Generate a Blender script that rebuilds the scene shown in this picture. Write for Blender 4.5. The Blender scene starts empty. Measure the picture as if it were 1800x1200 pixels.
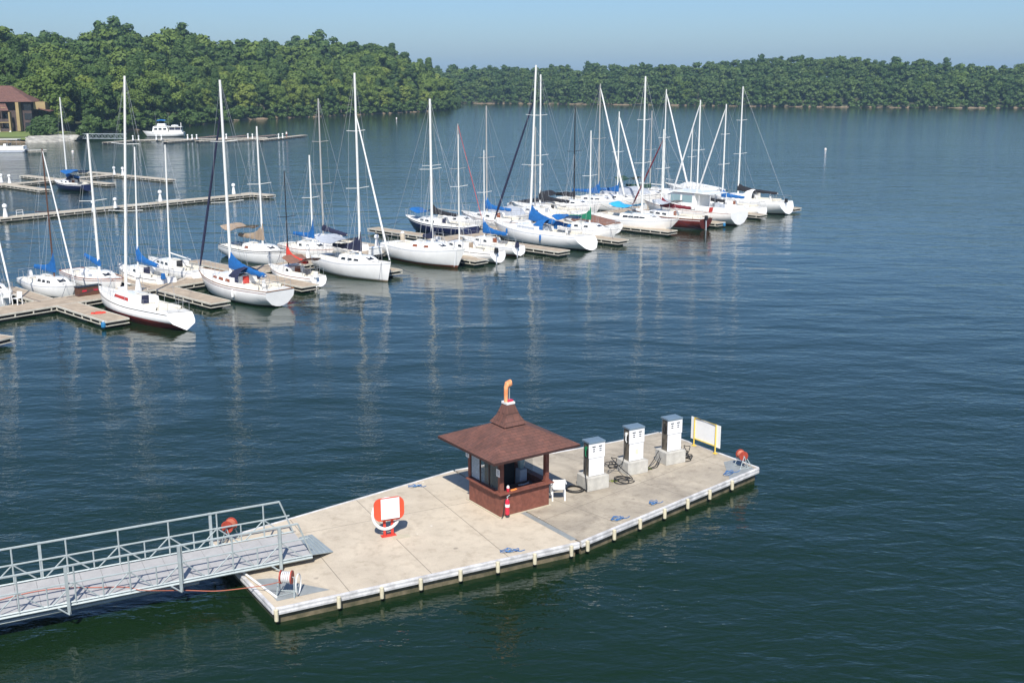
import bpy, math, random
import numpy as np
from mathutils import Vector, Matrix
R = math.radians
sc = bpy.context.scene
COL = sc.collection
rng = np.random.default_rng(7)
random.seed(7)

# ------------------------------------------------------------------ camera, sky, sun, exposure
CAM_H, F_PX, HOR = 15.0, 1950.0, 138.0
PITCH = math.atan((600 - HOR) / F_PX)
cd = bpy.data.cameras.new('camera'); cam = bpy.data.objects.new('camera', cd); COL.objects.link(cam)
cam.location = (0, 0, CAM_H); cam.rotation_euler = (R(90) - PITCH, 0, 0)
cd.sensor_width = 36; cd.lens = 36 * F_PX / 1800; cd.clip_end = 6000; cd.clip_start = 0.5
sc.camera = cam
SUN_EL, SUN_AZ = R(47), R(180)            # azimuth measured clockwise from +Y: the sun stands behind the camera
w = bpy.data.worlds.new("World"); sc.world = w; w.use_nodes = True
nt = w.node_tree; bg = nt.nodes['Background']
sky = nt.nodes.new('ShaderNodeTexSky'); sky.sky_type = 'NISHITA'; sky.sun_disc = False
sky.sun_elevation = SUN_EL; sky.sun_rotation = SUN_AZ; sky.altitude = 100
sky.air_density = 1.0; sky.dust_density = 1.0; sky.ozone_density = 10
nt.links.new(sky.outputs[0], bg.inputs[0]); bg.inputs[1].default_value = 0.091
sd = bpy.data.lights.new('sun', 'SUN'); sd.energy = 4.3; sd.angle = R(0.53); sd.color = (1, .955, .88)
so = bpy.data.objects.new('sun', sd); COL.objects.link(so)
sdir = Vector((math.sin(SUN_AZ) * math.cos(SUN_EL), math.cos(SUN_AZ) * math.cos(SUN_EL), math.sin(SUN_EL)))
so.rotation_euler = sdir.to_track_quat('Z', 'Y').to_euler(); so.location = (0, -20, 60)
sc.view_settings.view_transform = 'Standard'; sc.view_settings.look = 'None'
sc.view_settings.gamma = 1; sc.view_settings.exposure = 0.5
sc.view_settings.use_curve_mapping = False
sc.cycles.volume_bounces = 0
sc.cycles.max_bounces = 6

# ------------------------------------------------------------------ geometry of the place
def at(px, py, z=0.0):
    x = (px - 900) / F_PX; y = -(py - 600) / F_PX
    d = (x, math.cos(PITCH) + y * math.sin(PITCH), -math.sin(PITCH) + y * math.cos(PITCH))
    t = (z - CAM_H) / d[2]
    return Vector((d[0] * t, d[1] * t, z))
TH = R(45.75)
PU = Vector((math.cos(TH), math.sin(TH), 0)); PV = Vector((math.sin(TH), -math.cos(TH), 0))
PO = Vector((-29.9, 71.35, 0))
def W(u, v, z=0.0): return PO + PU * u + PV * v + Vector((0, 0, z))

# ------------------------------------------------------------------ materials
def mat(name, col, rough=.5, var=0.0, scale=3.0, metal=0.0, bump=0.0, bscale=None, col2=None, spec=.5, detail=4, coat=0, coords='Object', sub=0):
    m = bpy.data.materials.new(name); m.use_nodes = True
    t = m.node_tree; b = t.nodes['Principled BSDF']
    b.inputs['Base Color'].default_value = (*col, 1); b.inputs['Roughness'].default_value = rough
    b.inputs['Metallic'].default_value = metal; b.inputs['Specular IOR Level'].default_value = spec
    if coat: b.inputs['Coat Weight'].default_value = coat; b.inputs['Coat Roughness'].default_value = .1
    tc = t.nodes.new('ShaderNodeTexCoord')
    if var or col2:
        n = t.nodes.new('ShaderNodeTexNoise'); n.inputs['Scale'].default_value = scale; n.inputs['Detail'].default_value = detail
        n.inputs['Roughness'].default_value = .65
        t.links.new(tc.outputs[coords], n.inputs['Vector'])
        r = t.nodes.new('ShaderNodeValToRGB')
        c2 = col2 if col2 else tuple(c * (1 - var) for c in col)
        c1 = col if col2 else tuple(min(1, c * (1 + var * .6)) for c in col)
        r.color_ramp.elements[0].position = .35; r.color_ramp.elements[1].position = .68
        r.color_ramp.elements[0].color = (*c2, 1); r.color_ramp.elements[1].color = (*c1, 1)
        t.links.new(n.outputs['Fac'], r.inputs[0]); t.links.new(r.outputs[0], b.inputs['Base Color'])
    if bump:
        n2 = t.nodes.new('ShaderNodeTexNoise'); n2.inputs['Scale'].default_value = bscale or scale * 4; n2.inputs['Detail'].default_value = 4
        t.links.new(tc.outputs[coords], n2.inputs['Vector'])
        bp = t.nodes.new('ShaderNodeBump'); bp.inputs['Strength'].default_value = bump; bp.inputs['Distance'].default_value = .05
        t.links.new(n2.outputs['Fac'], bp.inputs['Height']); t.links.new(bp.outputs[0], b.inputs['Normal'])
    return m
M = {}
M['gel'] = mat('white_gelcoat', (.87, .86, .83), .22, .06, 1.2, coat=.3)
M['gel2'] = mat('cream_gelcoat', (.76, .72, .62), .3, .07, 1.5, coat=.2)
M['deckp'] = mat('deck_paint', (.74, .72, .66), .55, .1, 3)
M['red'] = mat('red_paint', (.42, .035, .025), .5, .25, 2)
M['darkred'] = mat('dark_red_paint', (.15, .028, .022), .4, .25, 2)
M['navy'] = mat('navy_hull', (.012, .016, .055), .2, .2, 2, coat=.4)
M['bootred'] = mat('red_bottom_paint', (.24, .035, .028), .5, .25, 2)
M['black'] = mat('black_paint', (.015, .015, .017), .5, .2, 3)
M['bluec'] = mat('blue_canvas', (.006, .115, .36), .8, .22, 3, bump=.5, bscale=9)
M['bluel'] = mat('light_blue_canvas', (.03, .38, .70), .75, .15, 3, bump=.5, bscale=9)
M['bluef'] = mat('blue_rubber', (.02, .17, .36), .6, .2, 4)
M['navyc'] = mat('navy_canvas', (.018, .022, .06), .8, .3, 3, bump=.5, bscale=9)
M['blackc'] = mat('black_canvas', (.018, .018, .022), .8, .3, 3, bump=.5, bscale=9)
M['tanc'] = mat('tan_canvas', (.36, .27, .19), .85, .2, 3, bump=.5, bscale=9)
M['brownc'] = mat('brown_canvas', (.22, .11, .075), .85, .2, 3, bump=.5, bscale=9)
M['greenc'] = mat('green_canvas', (.01, .2, .1), .8, .2, 3, bump=.5, bscale=9)
M['dgreenc'] = mat('dark_green_canvas', (.015, .06, .035), .8, .2, 3, bump=.5, bscale=9)
M['redc'] = mat('red_canvas', (.62, .05, .03), .8, .2, 3, bump=.5, bscale=9)
M['marc'] = mat('maroon_canvas', (.17, .012, .022), .8, .2, 3, bump=.5, bscale=9)
M['greyc'] = mat('grey_canvas', (.40, .43, .48), .75, .12, 3, bump=.4, bscale=9)
M['whitec'] = mat('white_sailcloth', (.75, .75, .73), .8, .1, 3, bump=.4, bscale=9)
M['alu'] = mat('white_mast_paint', (.74, .74, .70), .35, .06, 2)
M['alug'] = mat('brushed_aluminium_spar', (.50, .48, .44), .4, .12, 2, metal=.3)
M['brownm'] = mat('brown_spar', (.11, .05, .03), .4, .2, 2)
M['blackm'] = mat('black_spar', (.02, .02, .022), .4, .2, 2)
M['steel'] = mat('stainless_wire', (.50, .50, .50), .35, metal=.6)
M['wire'] = mat('rigging_wire', (.42, .43, .44), .4, metal=.4)
M['glass'] = mat('smoked_window', (.018, .02, .022), .08, spec=.8)
M['glassb'] = mat('pale_window', (.25, .36, .38), .1, spec=.8)
M['teak'] = mat('teak', (.24, .11, .045), .55, .3, 8)
M['board'] = mat('brown_companion_board', (.28, .08, .03), .5, .25, 5)
M['rubber'] = mat('black_rubber', (.02, .02, .02), .65, .2, 6)
M['yellow'] = mat('yellow_paint', (.78, .55, .08), .45, .12, 4)
M['orange'] = mat('orange_plastic', (.85, .27, .06), .5, .1, 4)
M['bluerope'] = mat('blue_rope', (.045, .15, .36), .8, .2, 20)
M['pvc'] = mat('white_plastic', (.80, .80, .78), .35, .05, 3)
M['conc'] = mat('pale_concrete', (.50, .48, .43), .85, .18, 2.5, bump=.3, bscale=20)
M['galv'] = mat('galvanised_steel', (.40, .45, .45), .5, .12, 5, metal=.25)
M['grate'] = mat('gangway_deck_boards', (.42, .41, .40), .75, .1, 3, bump=.2, bscale=30)
M['planks'] = mat('dock_planks', (.42, .34, .25), .8, .22, 1.6, bump=.3, bscale=14)
M['planks2'] = mat('pale_dock_planks', (.50, .43, .33), .8, .18, 1.2, bump=.3, bscale=14)
M['edge'] = mat('dock_edge_metal', (.60, .57, .48), .55, .18, 3)
M['under'] = mat('dock_underside', (.05, .045, .035), .85, .4, 2)
M['float'] = mat('black_float', (.022, .022, .02), .5, .3, 3)
M['rail_w'] = mat('white_rub_rail', (.62, .61, .60), .6, .3, 3)
M['ivory'] = mat('ivory_bumper', (.62, .56, .40), .5, .15, 6)
M['rust'] = mat('rusty_barge_steel', (.20, .16, .10), .8, .5, 2.5, col2=(.07, .065, .035))
M['kwood'] = mat('red_brown_stained_plywood', (.20, .068, .045), .7, .3, 5, bump=.2, bscale=25)
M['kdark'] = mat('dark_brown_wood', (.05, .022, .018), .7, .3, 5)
M['blackbox'] = mat('dark_interior_box', (.012, .012, .014), .6, .3, 3)
M['pumpw'] = mat('white_enamel', (.82, .82, .82), .25, .04, 2, coat=.3)
M['pumpt'] = mat('blue_grey_enamel', (.15, .21, .26), .3, .12, 3)
M['pumps'] = mat('tarnished_steel', (.22, .19, .15), .4, .5, 6, metal=.6)
M['greyplate'] = mat('grey_deck_plate', (.27, .29, .29), .6, .15, 3)
M['hosered'] = mat('orange_red_hose', (.48, .15, .09), .6, .1, 8)
M['reelred'] = mat('faded_red_reel', (.40, .06, .035), .55, .3, 8)
M['ext'] = mat('red_extinguisher', (.60, .02, .05), .25, .08, 3, coat=.4)
M['person_skin'] = mat('skin', (.45, .25, .17), .6)
M['stain'] = mat('pale_oil_stain', (.5, .45, .33), .8, .1, 6)
M['trunk'] = mat('tree_bark', (.13, .105, .08), .9, .3, 4)
M['ochre'] = mat('ochre_stucco', (.34, .25, .12), .85, .12, .6)
M['wallb'] = mat('brown_timber_wall', (.085, .06, .055), .85, .3, 1)
M['purple'] = mat('purple_canvas', (.06, .015, .20), .7, .1, 3)

def deck_mat(name, c1, c2, c3, seams, ang):
    m = bpy.data.materials.new(name); m.use_nodes = True
    t = m.node_tree; b = t.nodes['Principled BSDF']; L = t.links; N = t.nodes.new
    b.inputs['Roughness'].default_value = .85
    tc = N('ShaderNodeTexCoord'); mp = N('ShaderNodeMapping'); mp.inputs['Rotation'].default_value = (0, 0, -ang)
    L.new(tc.outputs['Object'], mp.inputs[0])
    def noise(sc_, det=5, rough=.6, dist=0):
        n = N('ShaderNodeTexNoise'); n.inputs['Scale'].default_value = sc_; n.inputs['Detail'].default_value = det
        n.inputs['Roughness'].default_value = rough; n.inputs['Distortion'].default_value = dist; L.new(mp.outputs[0], n.inputs['Vector']); return n
    n1, n2, n3 = noise(.55, 6, .7, .6), noise(3.2, 5, .7), noise(25, 3)
    r1 = N('ShaderNodeValToRGB'); r1.color_ramp.elements[0].position = .36; r1.color_ramp.elements[1].position = .62
    r1.color_ramp.elements[0].color = (*c2, 1); r1.color_ramp.elements[1].color = (*c1, 1); L.new(n1.outputs[0], r1.inputs[0])
    r2 = N('ShaderNodeValToRGB'); r2.color_ramp.elements[0].position = .28; r2.color_ramp.elements[1].position = .5
    r2.color_ramp.elements[0].color = (*c3, 1); r2.color_ramp.elements[1].color = (1, 1, 1, 1); L.new(n2.outputs[0], r2.inputs[0])
    mx = N('ShaderNodeMixRGB'); mx.blend_type = 'MULTIPLY'; mx.inputs[0].default_value = .55
    L.new(r1.outputs[0], mx.inputs[1]); L.new(r2.outputs[0], mx.inputs[2])
    sep = N('ShaderNodeSeparateXYZ'); L.new(mp.outputs[0], sep.inputs[0])
    fac = None
    for ax, period, off in seams:
        a = N('ShaderNodeMath'); a.operation = 'ADD'; a.inputs[1].default_value = off; L.new(sep.outputs[ax], a.inputs[0])
        pm = N('ShaderNodeMath'); pm.operation = 'PINGPONG'; pm.inputs[1].default_value = period / 2; L.new(a.outputs[0], pm.inputs[0])
        lt = N('ShaderNodeMath'); lt.operation = 'LESS_THAN'; lt.inputs[1].default_value = .012; L.new(pm.outputs[0], lt.inputs[0])
        if fac is None: fac = lt
        else:
            mm = N('ShaderNodeMath'); mm.operation = 'MAXIMUM'; L.new(fac.outputs[0], mm.inputs[0]); L.new(lt.outputs[0], mm.inputs[1]); fac = mm
    m2 = N('ShaderNodeMixRGB'); m2.inputs[2].default_value = (.16, .14, .11, 1); L.new(mx.outputs[0], m2.inputs[1])
    sc2 = N('ShaderNodeMath'); sc2.operation = 'MULTIPLY'; sc2.inputs[1].default_value = .8; L.new(fac.outputs[0], sc2.inputs[0]); L.new(sc2.outputs[0], m2.inputs[0])
    last = m2
    for vs_, th, colr, am in ((1.35, .055, (.80, .79, .75), .8), (.8, .10, (.13, .11, .09), .55), (2.7, .045, (.20, .14, .09), .6)):
        vo = N('ShaderNodeTexVoronoi'); vo.inputs['Scale'].default_value = vs_; nz = N('ShaderNodeMixRGB'); nz.blend_type = 'ADD'; nz.inputs[0].default_value = .18
        L.new(mp.outputs[0], nz.inputs[1]); L.new(n2.outputs[1], nz.inputs[2]); L.new(nz.outputs[0], vo.inputs['Vector'])
        mr = N('ShaderNodeMapRange'); mr.inputs[1].default_value = th; mr.inputs[2].default_value = th * .5; mr.inputs[3].default_value = 0; mr.inputs[4].default_value = am; L.new(vo.outputs['Distance'], mr.inputs[0])
        sc_ = N('ShaderNodeSeparateColor'); L.new(vo.outputs['Color'], sc_.inputs[0])
        gt = N('ShaderNodeMath'); gt.operation = 'GREATER_THAN'; gt.inputs[1].default_value = .62; L.new(sc_.outputs[0], gt.inputs[0])
        mu = N('ShaderNodeMath'); mu.operation = 'MULTIPLY'; L.new(mr.outputs[0], mu.inputs[0]); L.new(gt.outputs[0], mu.inputs[1])
        m3 = N('ShaderNodeMixRGB'); m3.inputs[2].default_value = (*colr, 1); L.new(mu.outputs[0], m3.inputs[0]); L.new(last.outputs[0], m3.inputs[1]); last = m3
    L.new(last.outputs[0], b.inputs['Base Color'])
    bp = N('ShaderNodeBump'); bp.inputs['Strength'].default_value = .25; bp.inputs['Distance'].default_value = .01
    L.new(n3.outputs[0], bp.inputs['Height']); L.new(bp.outputs[0], b.inputs['Normal'])
    return m

def shingle_mat(name, c1, c2, rows=.16):
    m = bpy.data.materials.new(name); m.use_nodes = True
    t = m.node_tree; b = t.nodes['Principled BSDF']; L = t.links; N = t.nodes.new
    b.inputs['Roughness'].default_value = .9
    tc = N('ShaderNodeTexCoord')
    br = N('ShaderNodeTexBrick'); br.inputs['Scale'].default_value = 1; br.inputs['Brick Width'].default_value = rows * 2
    br.inputs['Row Height'].default_value = rows; br.inputs['Mortar Size'].default_value = rows * .06
    br.inputs['Color1'].default_value = (*c1, 1); br.inputs['Color2'].default_value = (*c2, 1); br.inputs['Mortar'].default_value = (*[c * .6 for c in c2], 1)
    L.new(tc.outputs['Object'], br.inputs['Vector'])
    n = N('ShaderNodeTexNoise'); n.inputs['Scale'].default_value = 2.2; n.inputs['Detail'].default_value = 6; L.new(tc.outputs['Object'], n.inputs['Vector'])
    r = N('ShaderNodeValToRGB'); r.color_ramp.elements[0].color = (.78, .78, .78, 1); r.color_ramp.elements[1].color = (1.12, 1.1, 1.1, 1)
    r.color_ramp.elements[0].position = .35; r.color_ramp.elements[1].position = .65
    L.new(n.outputs[0], r.inputs[0])
    mx = N('ShaderNodeMixRGB'); mx.blend_type = 'MULTIPLY'; mx.inputs[0].default_value = 1
    L.new(br.outputs[0], mx.inputs[1]); L.new(r.outputs[0], mx.inputs[2]); L.new(mx.outputs[0], b.inputs['Base Color'])
    bp = N('ShaderNodeBump'); bp.inputs['Strength'].default_value = .5; bp.inputs['Distance'].default_value = .02
    L.new(n.outputs[0], bp.inputs['Height']); L.new(bp.outputs[0], b.inputs['Normal'])
    return m
M['shingle'] = shingle_mat('red_brown_shingles', (.165, .072, .053), (.125, .060, .047), .13)
M['roofb'] = shingle_mat('brown_roof_shingles', (.17, .082, .062), (.14, .07, .055), .4)

def leaf_mat(name, col, col2):
    m = bpy.data.materials.new(name); m.use_nodes = True
    t = m.node_tree; b = t.nodes['Principled BSDF']; L = t.links; N = t.nodes.new
    b.inputs['Roughness'].default_value = .6; b.inputs['Specular IOR Level'].default_value = .25
    oi = N('ShaderNodeObjectInfo'); ge = N('ShaderNodeNewGeometry')
    n = N('ShaderNodeTexNoise'); n.inputs['Scale'].default_value = .16; n.inputs['Detail'].default_value = 3
    L.new(ge.outputs['Position'], n.inputs['Vector'])
    ad = N('ShaderNodeMath'); ad.operation = 'ADD'; L.new(n.outputs[0], ad.inputs[0])
    ml = N('ShaderNodeMath'); ml.operation = 'MULTIPLY'; ml.inputs[1].default_value = .5; L.new(oi.outputs['Random'], ml.inputs[0]); L.new(ml.outputs[0], ad.inputs[1])
    r = N('ShaderNodeValToRGB'); r.color_ramp.elements[0].position = .35; r.color_ramp.elements[1].position = 1.0
    r.color_ramp.elements[0].color = (*col2, 1); r.color_ramp.elements[1].color = (*col, 1); L.new(ad.outputs[0], r.inputs[0])
    L.new(r.outputs[0], b.inputs['Base Color'])
    tr = N('ShaderNodeBsdfTranslucent'); L.new(r.outputs[0], tr.inputs[0])
    ms = N('ShaderNodeMixShader'); ms.inputs[0].default_value = .22
    out = t.nodes['Material Output']; L.new(b.outputs[0], ms.inputs[1]); L.new(tr.outputs[0], ms.inputs[2]); L.new(ms.outputs[0], out.inputs[0])
    return m
M['leaf_mid'] = leaf_mat('mid_green_leaves', (.15, .215, .042), (.08, .13, .028))
M['leaf_dark'] = leaf_mat('dark_green_leaves', (.09, .15, .036), (.046, .09, .024))
M['leaf_light'] = leaf_mat('yellow_green_leaves', (.20, .25, .048), (.115, .165, .03))
M['leaf_gold'] = leaf_mat('golden_leaves', (.30, .25, .05), (.18, .18, .04))
M['leaf_far'] = leaf_mat('far_wood_leaves', (.15, .21, .055), (.07, .12, .036))

def water_mat():
    m = bpy.data.materials.new('lake_water'); m.use_nodes = True
    t = m.node_tree; b = t.nodes['Principled BSDF']; L = t.links; N = t.nodes.new
    b.inputs['Base Color'].default_value = (.0065, .0205, .0075, 1); b.inputs['Roughness'].default_value = .05
    b.inputs['IOR'].default_value = 1.42
    tc = N('ShaderNodeTexCoord')
    def wav(scale, sx, ang, det, dist):
        mp = N('ShaderNodeMapping'); mp.inputs['Rotation'].default_value = (0, 0, ang); mp.inputs['Scale'].default_value = (sx, 1, 1)
        L.new(tc.outputs['Object'], mp.inputs[0])
        n = N('ShaderNodeTexNoise'); n.inputs['Scale'].default_value = scale; n.inputs['Detail'].default_value = det
        n.inputs['Roughness'].default_value = .55; n.inputs['Distortion'].default_value = dist
        L.new(mp.outputs[0], n.inputs['Vector']); return n
    a = wav(1.25, .5, R(10), 3, .5); c = wav(3.2, .65, R(-9), 3, .4); e = wav(.24, .5, R(18), 2, .3)
    g = wav(.035, .5, R(30), 3, .5)                       # calm and ruffled patches
    b1 = N('ShaderNodeBump'); b1.inputs['Distance'].default_value = .092; L.new(a.outputs[0], b1.inputs['Height'])
    rp = N('ShaderNodeMapRange'); rp.inputs[1].default_value = .35; rp.inputs[2].default_value = .65; rp.inputs[3].default_value = .55; rp.inputs[4].default_value = 1.0
    L.new(g.outputs[0], rp.inputs[0])
    ds = N('ShaderNodeVectorMath'); ds.operation = 'DISTANCE'; ds.inputs[1].default_value = (-8, 92, 0); L.new(tc.outputs['Object'], ds.inputs[0])
    lee = N('ShaderNodeMapRange'); lee.interpolation_type = 'SMOOTHSTEP'; lee.inputs[1].default_value = 18; lee.inputs[2].default_value = 85; lee.inputs[3].default_value = .36; lee.inputs[4].default_value = 1.0
    L.new(ds.outputs['Value'], lee.inputs[0])
    s1 = N('ShaderNodeMath'); s1.operation = 'MULTIPLY'; L.new(rp.outputs[0], s1.inputs[0]); L.new(lee.outputs[0], s1.inputs[1]); L.new(s1.outputs[0], b1.inputs['Strength'])
    b2 = N('ShaderNodeBump'); b2.inputs['Distance'].default_value = .030; b2.inputs['Strength'].default_value = .9
    L.new(c.outputs[0], b2.inputs['Height']); L.new(b1.outputs[0], b2.inputs['Normal'])
    b3 = N('ShaderNodeBump'); b3.inputs['Distance'].default_value = .21; b3.inputs['Strength'].default_value = .8; L.new(lee.outputs[0], b2.inputs['Strength'])
    L.new(e.outputs[0], b3.inputs['Height']); L.new(b2.outputs[0], b3.inputs['Normal'])
    L.new(b3.outputs[0], b.inputs['Normal'])
    return m

# ------------------------------------------------------------------ mesh builder
class MB:
    def __init__(s): s.v, s.f, s.m, s.mats = [], [], [], []
    def mi(s, m):
        if m not in s.mats: s.mats.append(m)
        return s.mats.index(m)
    def add(s, vs, fs, m=None):
        k = len(s.v); s.v += [tuple(p) for p in vs]; i = s.mi(m)
        for f in fs: s.f.append(tuple(a + k for a in f)); s.m.append(i)
    def box(s, c, size, m=None, rz=0, ry=0, rx=0, taper=1.0, tx=None):
        hx, hy, hz = [q / 2 for q in size]; tx = taper if tx is None else tx
        P = [(-hx, -hy, -hz), (hx, -hy, -hz), (hx, hy, -hz), (-hx, hy, -hz),
             (-hx * tx, -hy * taper, hz), (hx * tx, -hy * taper, hz), (hx * tx, hy * taper, hz), (-hx * tx, hy * taper, hz)]
        mt = Matrix.Translation(c) @ Matrix.Rotation(rz, 4, 'Z') @ Matrix.Rotation(ry, 4, 'Y') @ Matrix.Rotation(rx, 4, 'X')
        s.add([mt @ Vector(p) for p in P], [(0, 3, 2, 1), (4, 5, 6, 7), (0, 1, 5, 4), (1, 2, 6, 5), (2, 3, 7, 6), (3, 0, 4, 7)], m); return s
    def tube(s, pts, r, n=6, m=None, close=False, r2=None, cap=True):
        pts = [Vector(p) for p in pts]; k = len(pts); vs = []; fs = []
        up0 = None
        for i, p in enumerate(pts):
            if close: d = pts[(i + 1) % k] - pts[i - 1]
            else: d = pts[min(i + 1, k - 1)] - pts[max(i - 1, 0)]
            if d.length < 1e-9: d = Vector((0, 0, 1))
            d.normalize()
            if up0 is None:
                up0 = Vector((0, 0, 1)) if abs(d.z) < .9 else Vector((1, 0, 0))
            x = up0 - d * up0.dot(d)
            if x.length < 1e-4: x = Vector((1, 0, 0)) - d * d.x
            x.normalize(); y = d.cross(x); up0 = x
            rr = r if r2 is None else r + (r2 - r) * i / max(1, k - 1)
            if isinstance(r, (list, tuple)): rr = r[i]
            for j in range(n):
                a = 2 * math.pi * j / n; vs.append(p + x * math.cos(a) * rr + y * math.sin(a) * rr)
        for i in range(k if close else k - 1):
            a0 = i * n; b0 = ((i + 1) % k) * n
            for j in range(n): fs.append((a0 + j, a0 + (j + 1) % n, b0 + (j + 1) % n, b0 + j))
        if cap and not close: fs.append(tuple(range(n))[::-1]); fs.append(tuple((k - 1) * n + j for j in range(n)))
        s.add(vs, fs, m); return s
    def lathe(s, c, prof, n=12, m=None, ax=None):
        vs, fs = [], []; c = Vector(c)
        q = Vector(ax).to_track_quat('Z', 'Y') if ax else None
        for (r, z) in prof:
            for j in range(n):
                a = 2 * math.pi * j / n; p = Vector((r * math.cos(a), r * math.sin(a), z))
                vs.append(c + (q @ p if q else p))
        for i in range(len(prof) - 1):
            for j in range(n): fs.append((i * n + j, i * n + (j + 1) % n, (i + 1) * n + (j + 1) % n, (i + 1) * n + j))
        fs.append(tuple(range(n))[::-1]); fs.append(tuple((len(prof) - 1) * n + j for j in range(n)))
        s.add(vs, fs, m); return s
    def prism(s, poly, z0, z1, m=None):
        n = len(poly)
        s.add([(p[0], p[1], z0) for p in poly] + [(p[0], p[1], z1) for p in poly],
              [tuple(range(n))[::-1], tuple(range(n, 2 * n))] + [(i, (i + 1) % n, n + (i + 1) % n, n + i) for i in range(n)], m); return s
    def loft(s, rows, m=None, closed=False, cap=False):
        n = len(rows[0]); vs = [p for r in rows for p in r]; fs = []
        for i in range(len(rows) - 1):
            for j in range(n if closed else n - 1): fs.append((i * n + j, (i + 1) * n + j, (i + 1) * n + (j + 1) % n, i * n + (j + 1) % n))
        if cap: fs.append(tuple(range(n))); fs.append(tuple((len(rows) - 1) * n + j for j in range(n))[::-1])
        s.add(vs, fs, m); return s
    def plate(s, q, th, m=None):
        q = [Vector(p) for p in q]; nrm = (q[1] - q[0]).cross(q[2] - q[0]).normalized() * th / 2
        n = len(q)
        s.add([p - nrm for p in q] + [p + nrm for p in q], [tuple(range(n))[::-1], tuple(range(n, 2 * n))] + [(i, (i + 1) % n, n + (i + 1) % n, n + i) for i in range(n)], m); return s
    def build(s, name, m=None, parent=None, smooth=False, bevel=0):
        me = bpy.data.meshes.new(name); me.from_pydata([tuple(p) for p in s.v], [], s.f)
        for q in s.mats: me.materials.append(q if q else m)
        me.polygons.foreach_set('material_index', s.m)
        if smooth:
            me.polygons.foreach_set('use_smooth', [True] * len(s.f))
            try: me.set_sharp_from_angle(angle=R(40))
            except Exception: pass
        me.update()
        o = bpy.data.objects.new(name, me); COL.objects.link(o)
        if parent: o.parent = parent
        if bevel:
            b = o.modifiers.new('bevel', 'BEVEL'); b.width = bevel; b.segments = 2; b.limit_method = 'ANGLE'
        return o
def thing(name, label, cat, loc=(0, 0, 0), rz=0, group=None, ry=0, rx=0):
    o = bpy.data.objects.new(name, None); COL.objects.link(o); o.location = loc; o.rotation_euler = (rx, ry, rz)
    o['label'] = label; o['category'] = cat; o.empty_display_size = .3
    if group: o['group'] = group
    return o
def tag(o, label, cat, group=None):
    o['label'] = label; o['category'] = cat
    if group: o['group'] = group
    return o
def dup(root, loc=None, rz=None, label=None, group=None):
    r = root.copy(); COL.objects.link(r)
    if loc is not None: r.location = loc
    if rz is not None: r.rotation_euler = (r.rotation_euler[0], r.rotation_euler[1], rz)
    if label: r['label'] = label
    if group: r['group'] = group
    for ch in list(root.children):
        c = ch.copy(); COL.objects.link(c); c.parent = r
        for g in ch.children:
            d = g.copy(); COL.objects.link(d); d.parent = c
    return r

# ------------------------------------------------------------------ terrain
shoreL = [at(x, y) for x, y in [(-160, 246), (-60, 249), (50, 251), (103, 249), (150, 244), (162, 236), (250, 228), (325, 222), (423, 211), (500, 207.5), (560, 205), (640, 201.5), (700, 198.5), (760, 195.5), (790, 192.5), (801, 189), (803, 186)]]
polyL = [(p.x, p.y) for p in shoreL] + [(-50, 640), (-110, 760), (-300, 950), (-620, 950), (-620, 230), (-300, 225)]
shoreR = [at(x, y) for x, y in [(640, 181.5), (740, 182), (810, 182), (900, 182.5), (1000, 183.5), (1150, 185), (1300, 187), (1450, 188.5), (1600, 189.5), (1800, 190.5), (1960, 192)]]
polyR = [(p.x, p.y) for p in shoreR] + [(520, 560), (900, 1500), (-500, 1500), (-500, 900), (-160, 760)]
def sdist(P, poly):
    P = np.asarray(P, float); d = np.full(len(P), 1e9); inside = np.zeros(len(P), bool); n = len(poly)
    for i in range(n):
        a = np.array(poly[i]); b = np.array(poly[(i + 1) % n]); ab = b - a
        t = np.clip(((P - a) @ ab) / (ab @ ab), 0, 1)
        d = np.minimum(d, np.linalg.norm(P - (a + t[:, None] * ab), axis=1))
        c = ((a[1] > P[:, 1]) != (b[1] > P[:, 1])) & (P[:, 0] < (b[0] - a[0]) * (P[:, 1] - a[1]) / (b[1] - a[1] + 1e-12) + a[0])
        inside ^= c
    return np.where(inside, d, -d)
def sm(x, a, b):
    t = np.clip((x - a) / (b - a), 0, 1); return t * t * (3 - 2 * t)
def hL(P):
    P = np.asarray(P, float); d = sdist(P, polyL)
    lawn = sm(-P[:, 0], 98, 106) * sm(-P[:, 1], -312, -300)            # the flat lawn in front of the lodge
    H = 7 + 10 * sm(-P[:, 0], 38, 105) + 3 * np.sin(P[:, 0] * .045 + P[:, 1] * .03)
    wdt = 26 + 49 * sm(-P[:, 0], 45, 115)
    t_ = np.clip((d - 3) / (wdt - 3), 0, 1)
    h = .25 + np.clip(d, 0, 3) * .28 + H * t_ * t_ * (3 - 2 * t_) * (1 - lawn * .93)
    return np.where(d < 0, np.clip(d * .5, -2.5, 0), h)
def hR(P):
    P = np.asarray(P, float); d = sdist(P, polyR)
    bear = P[:, 0] / P[:, 1]
    H = 8 + 6.5 * np.exp(-((bear - .27) / .11) ** 2) + 1.5 * np.exp(-((bear - .06) / .07) ** 2)
    h = .25 + np.clip(d, 0, 3) * .22 + H * sm(d, 3, 85)
    return np.where(d < 0, np.clip(d * .5, -2.5, 0), h)
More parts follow.
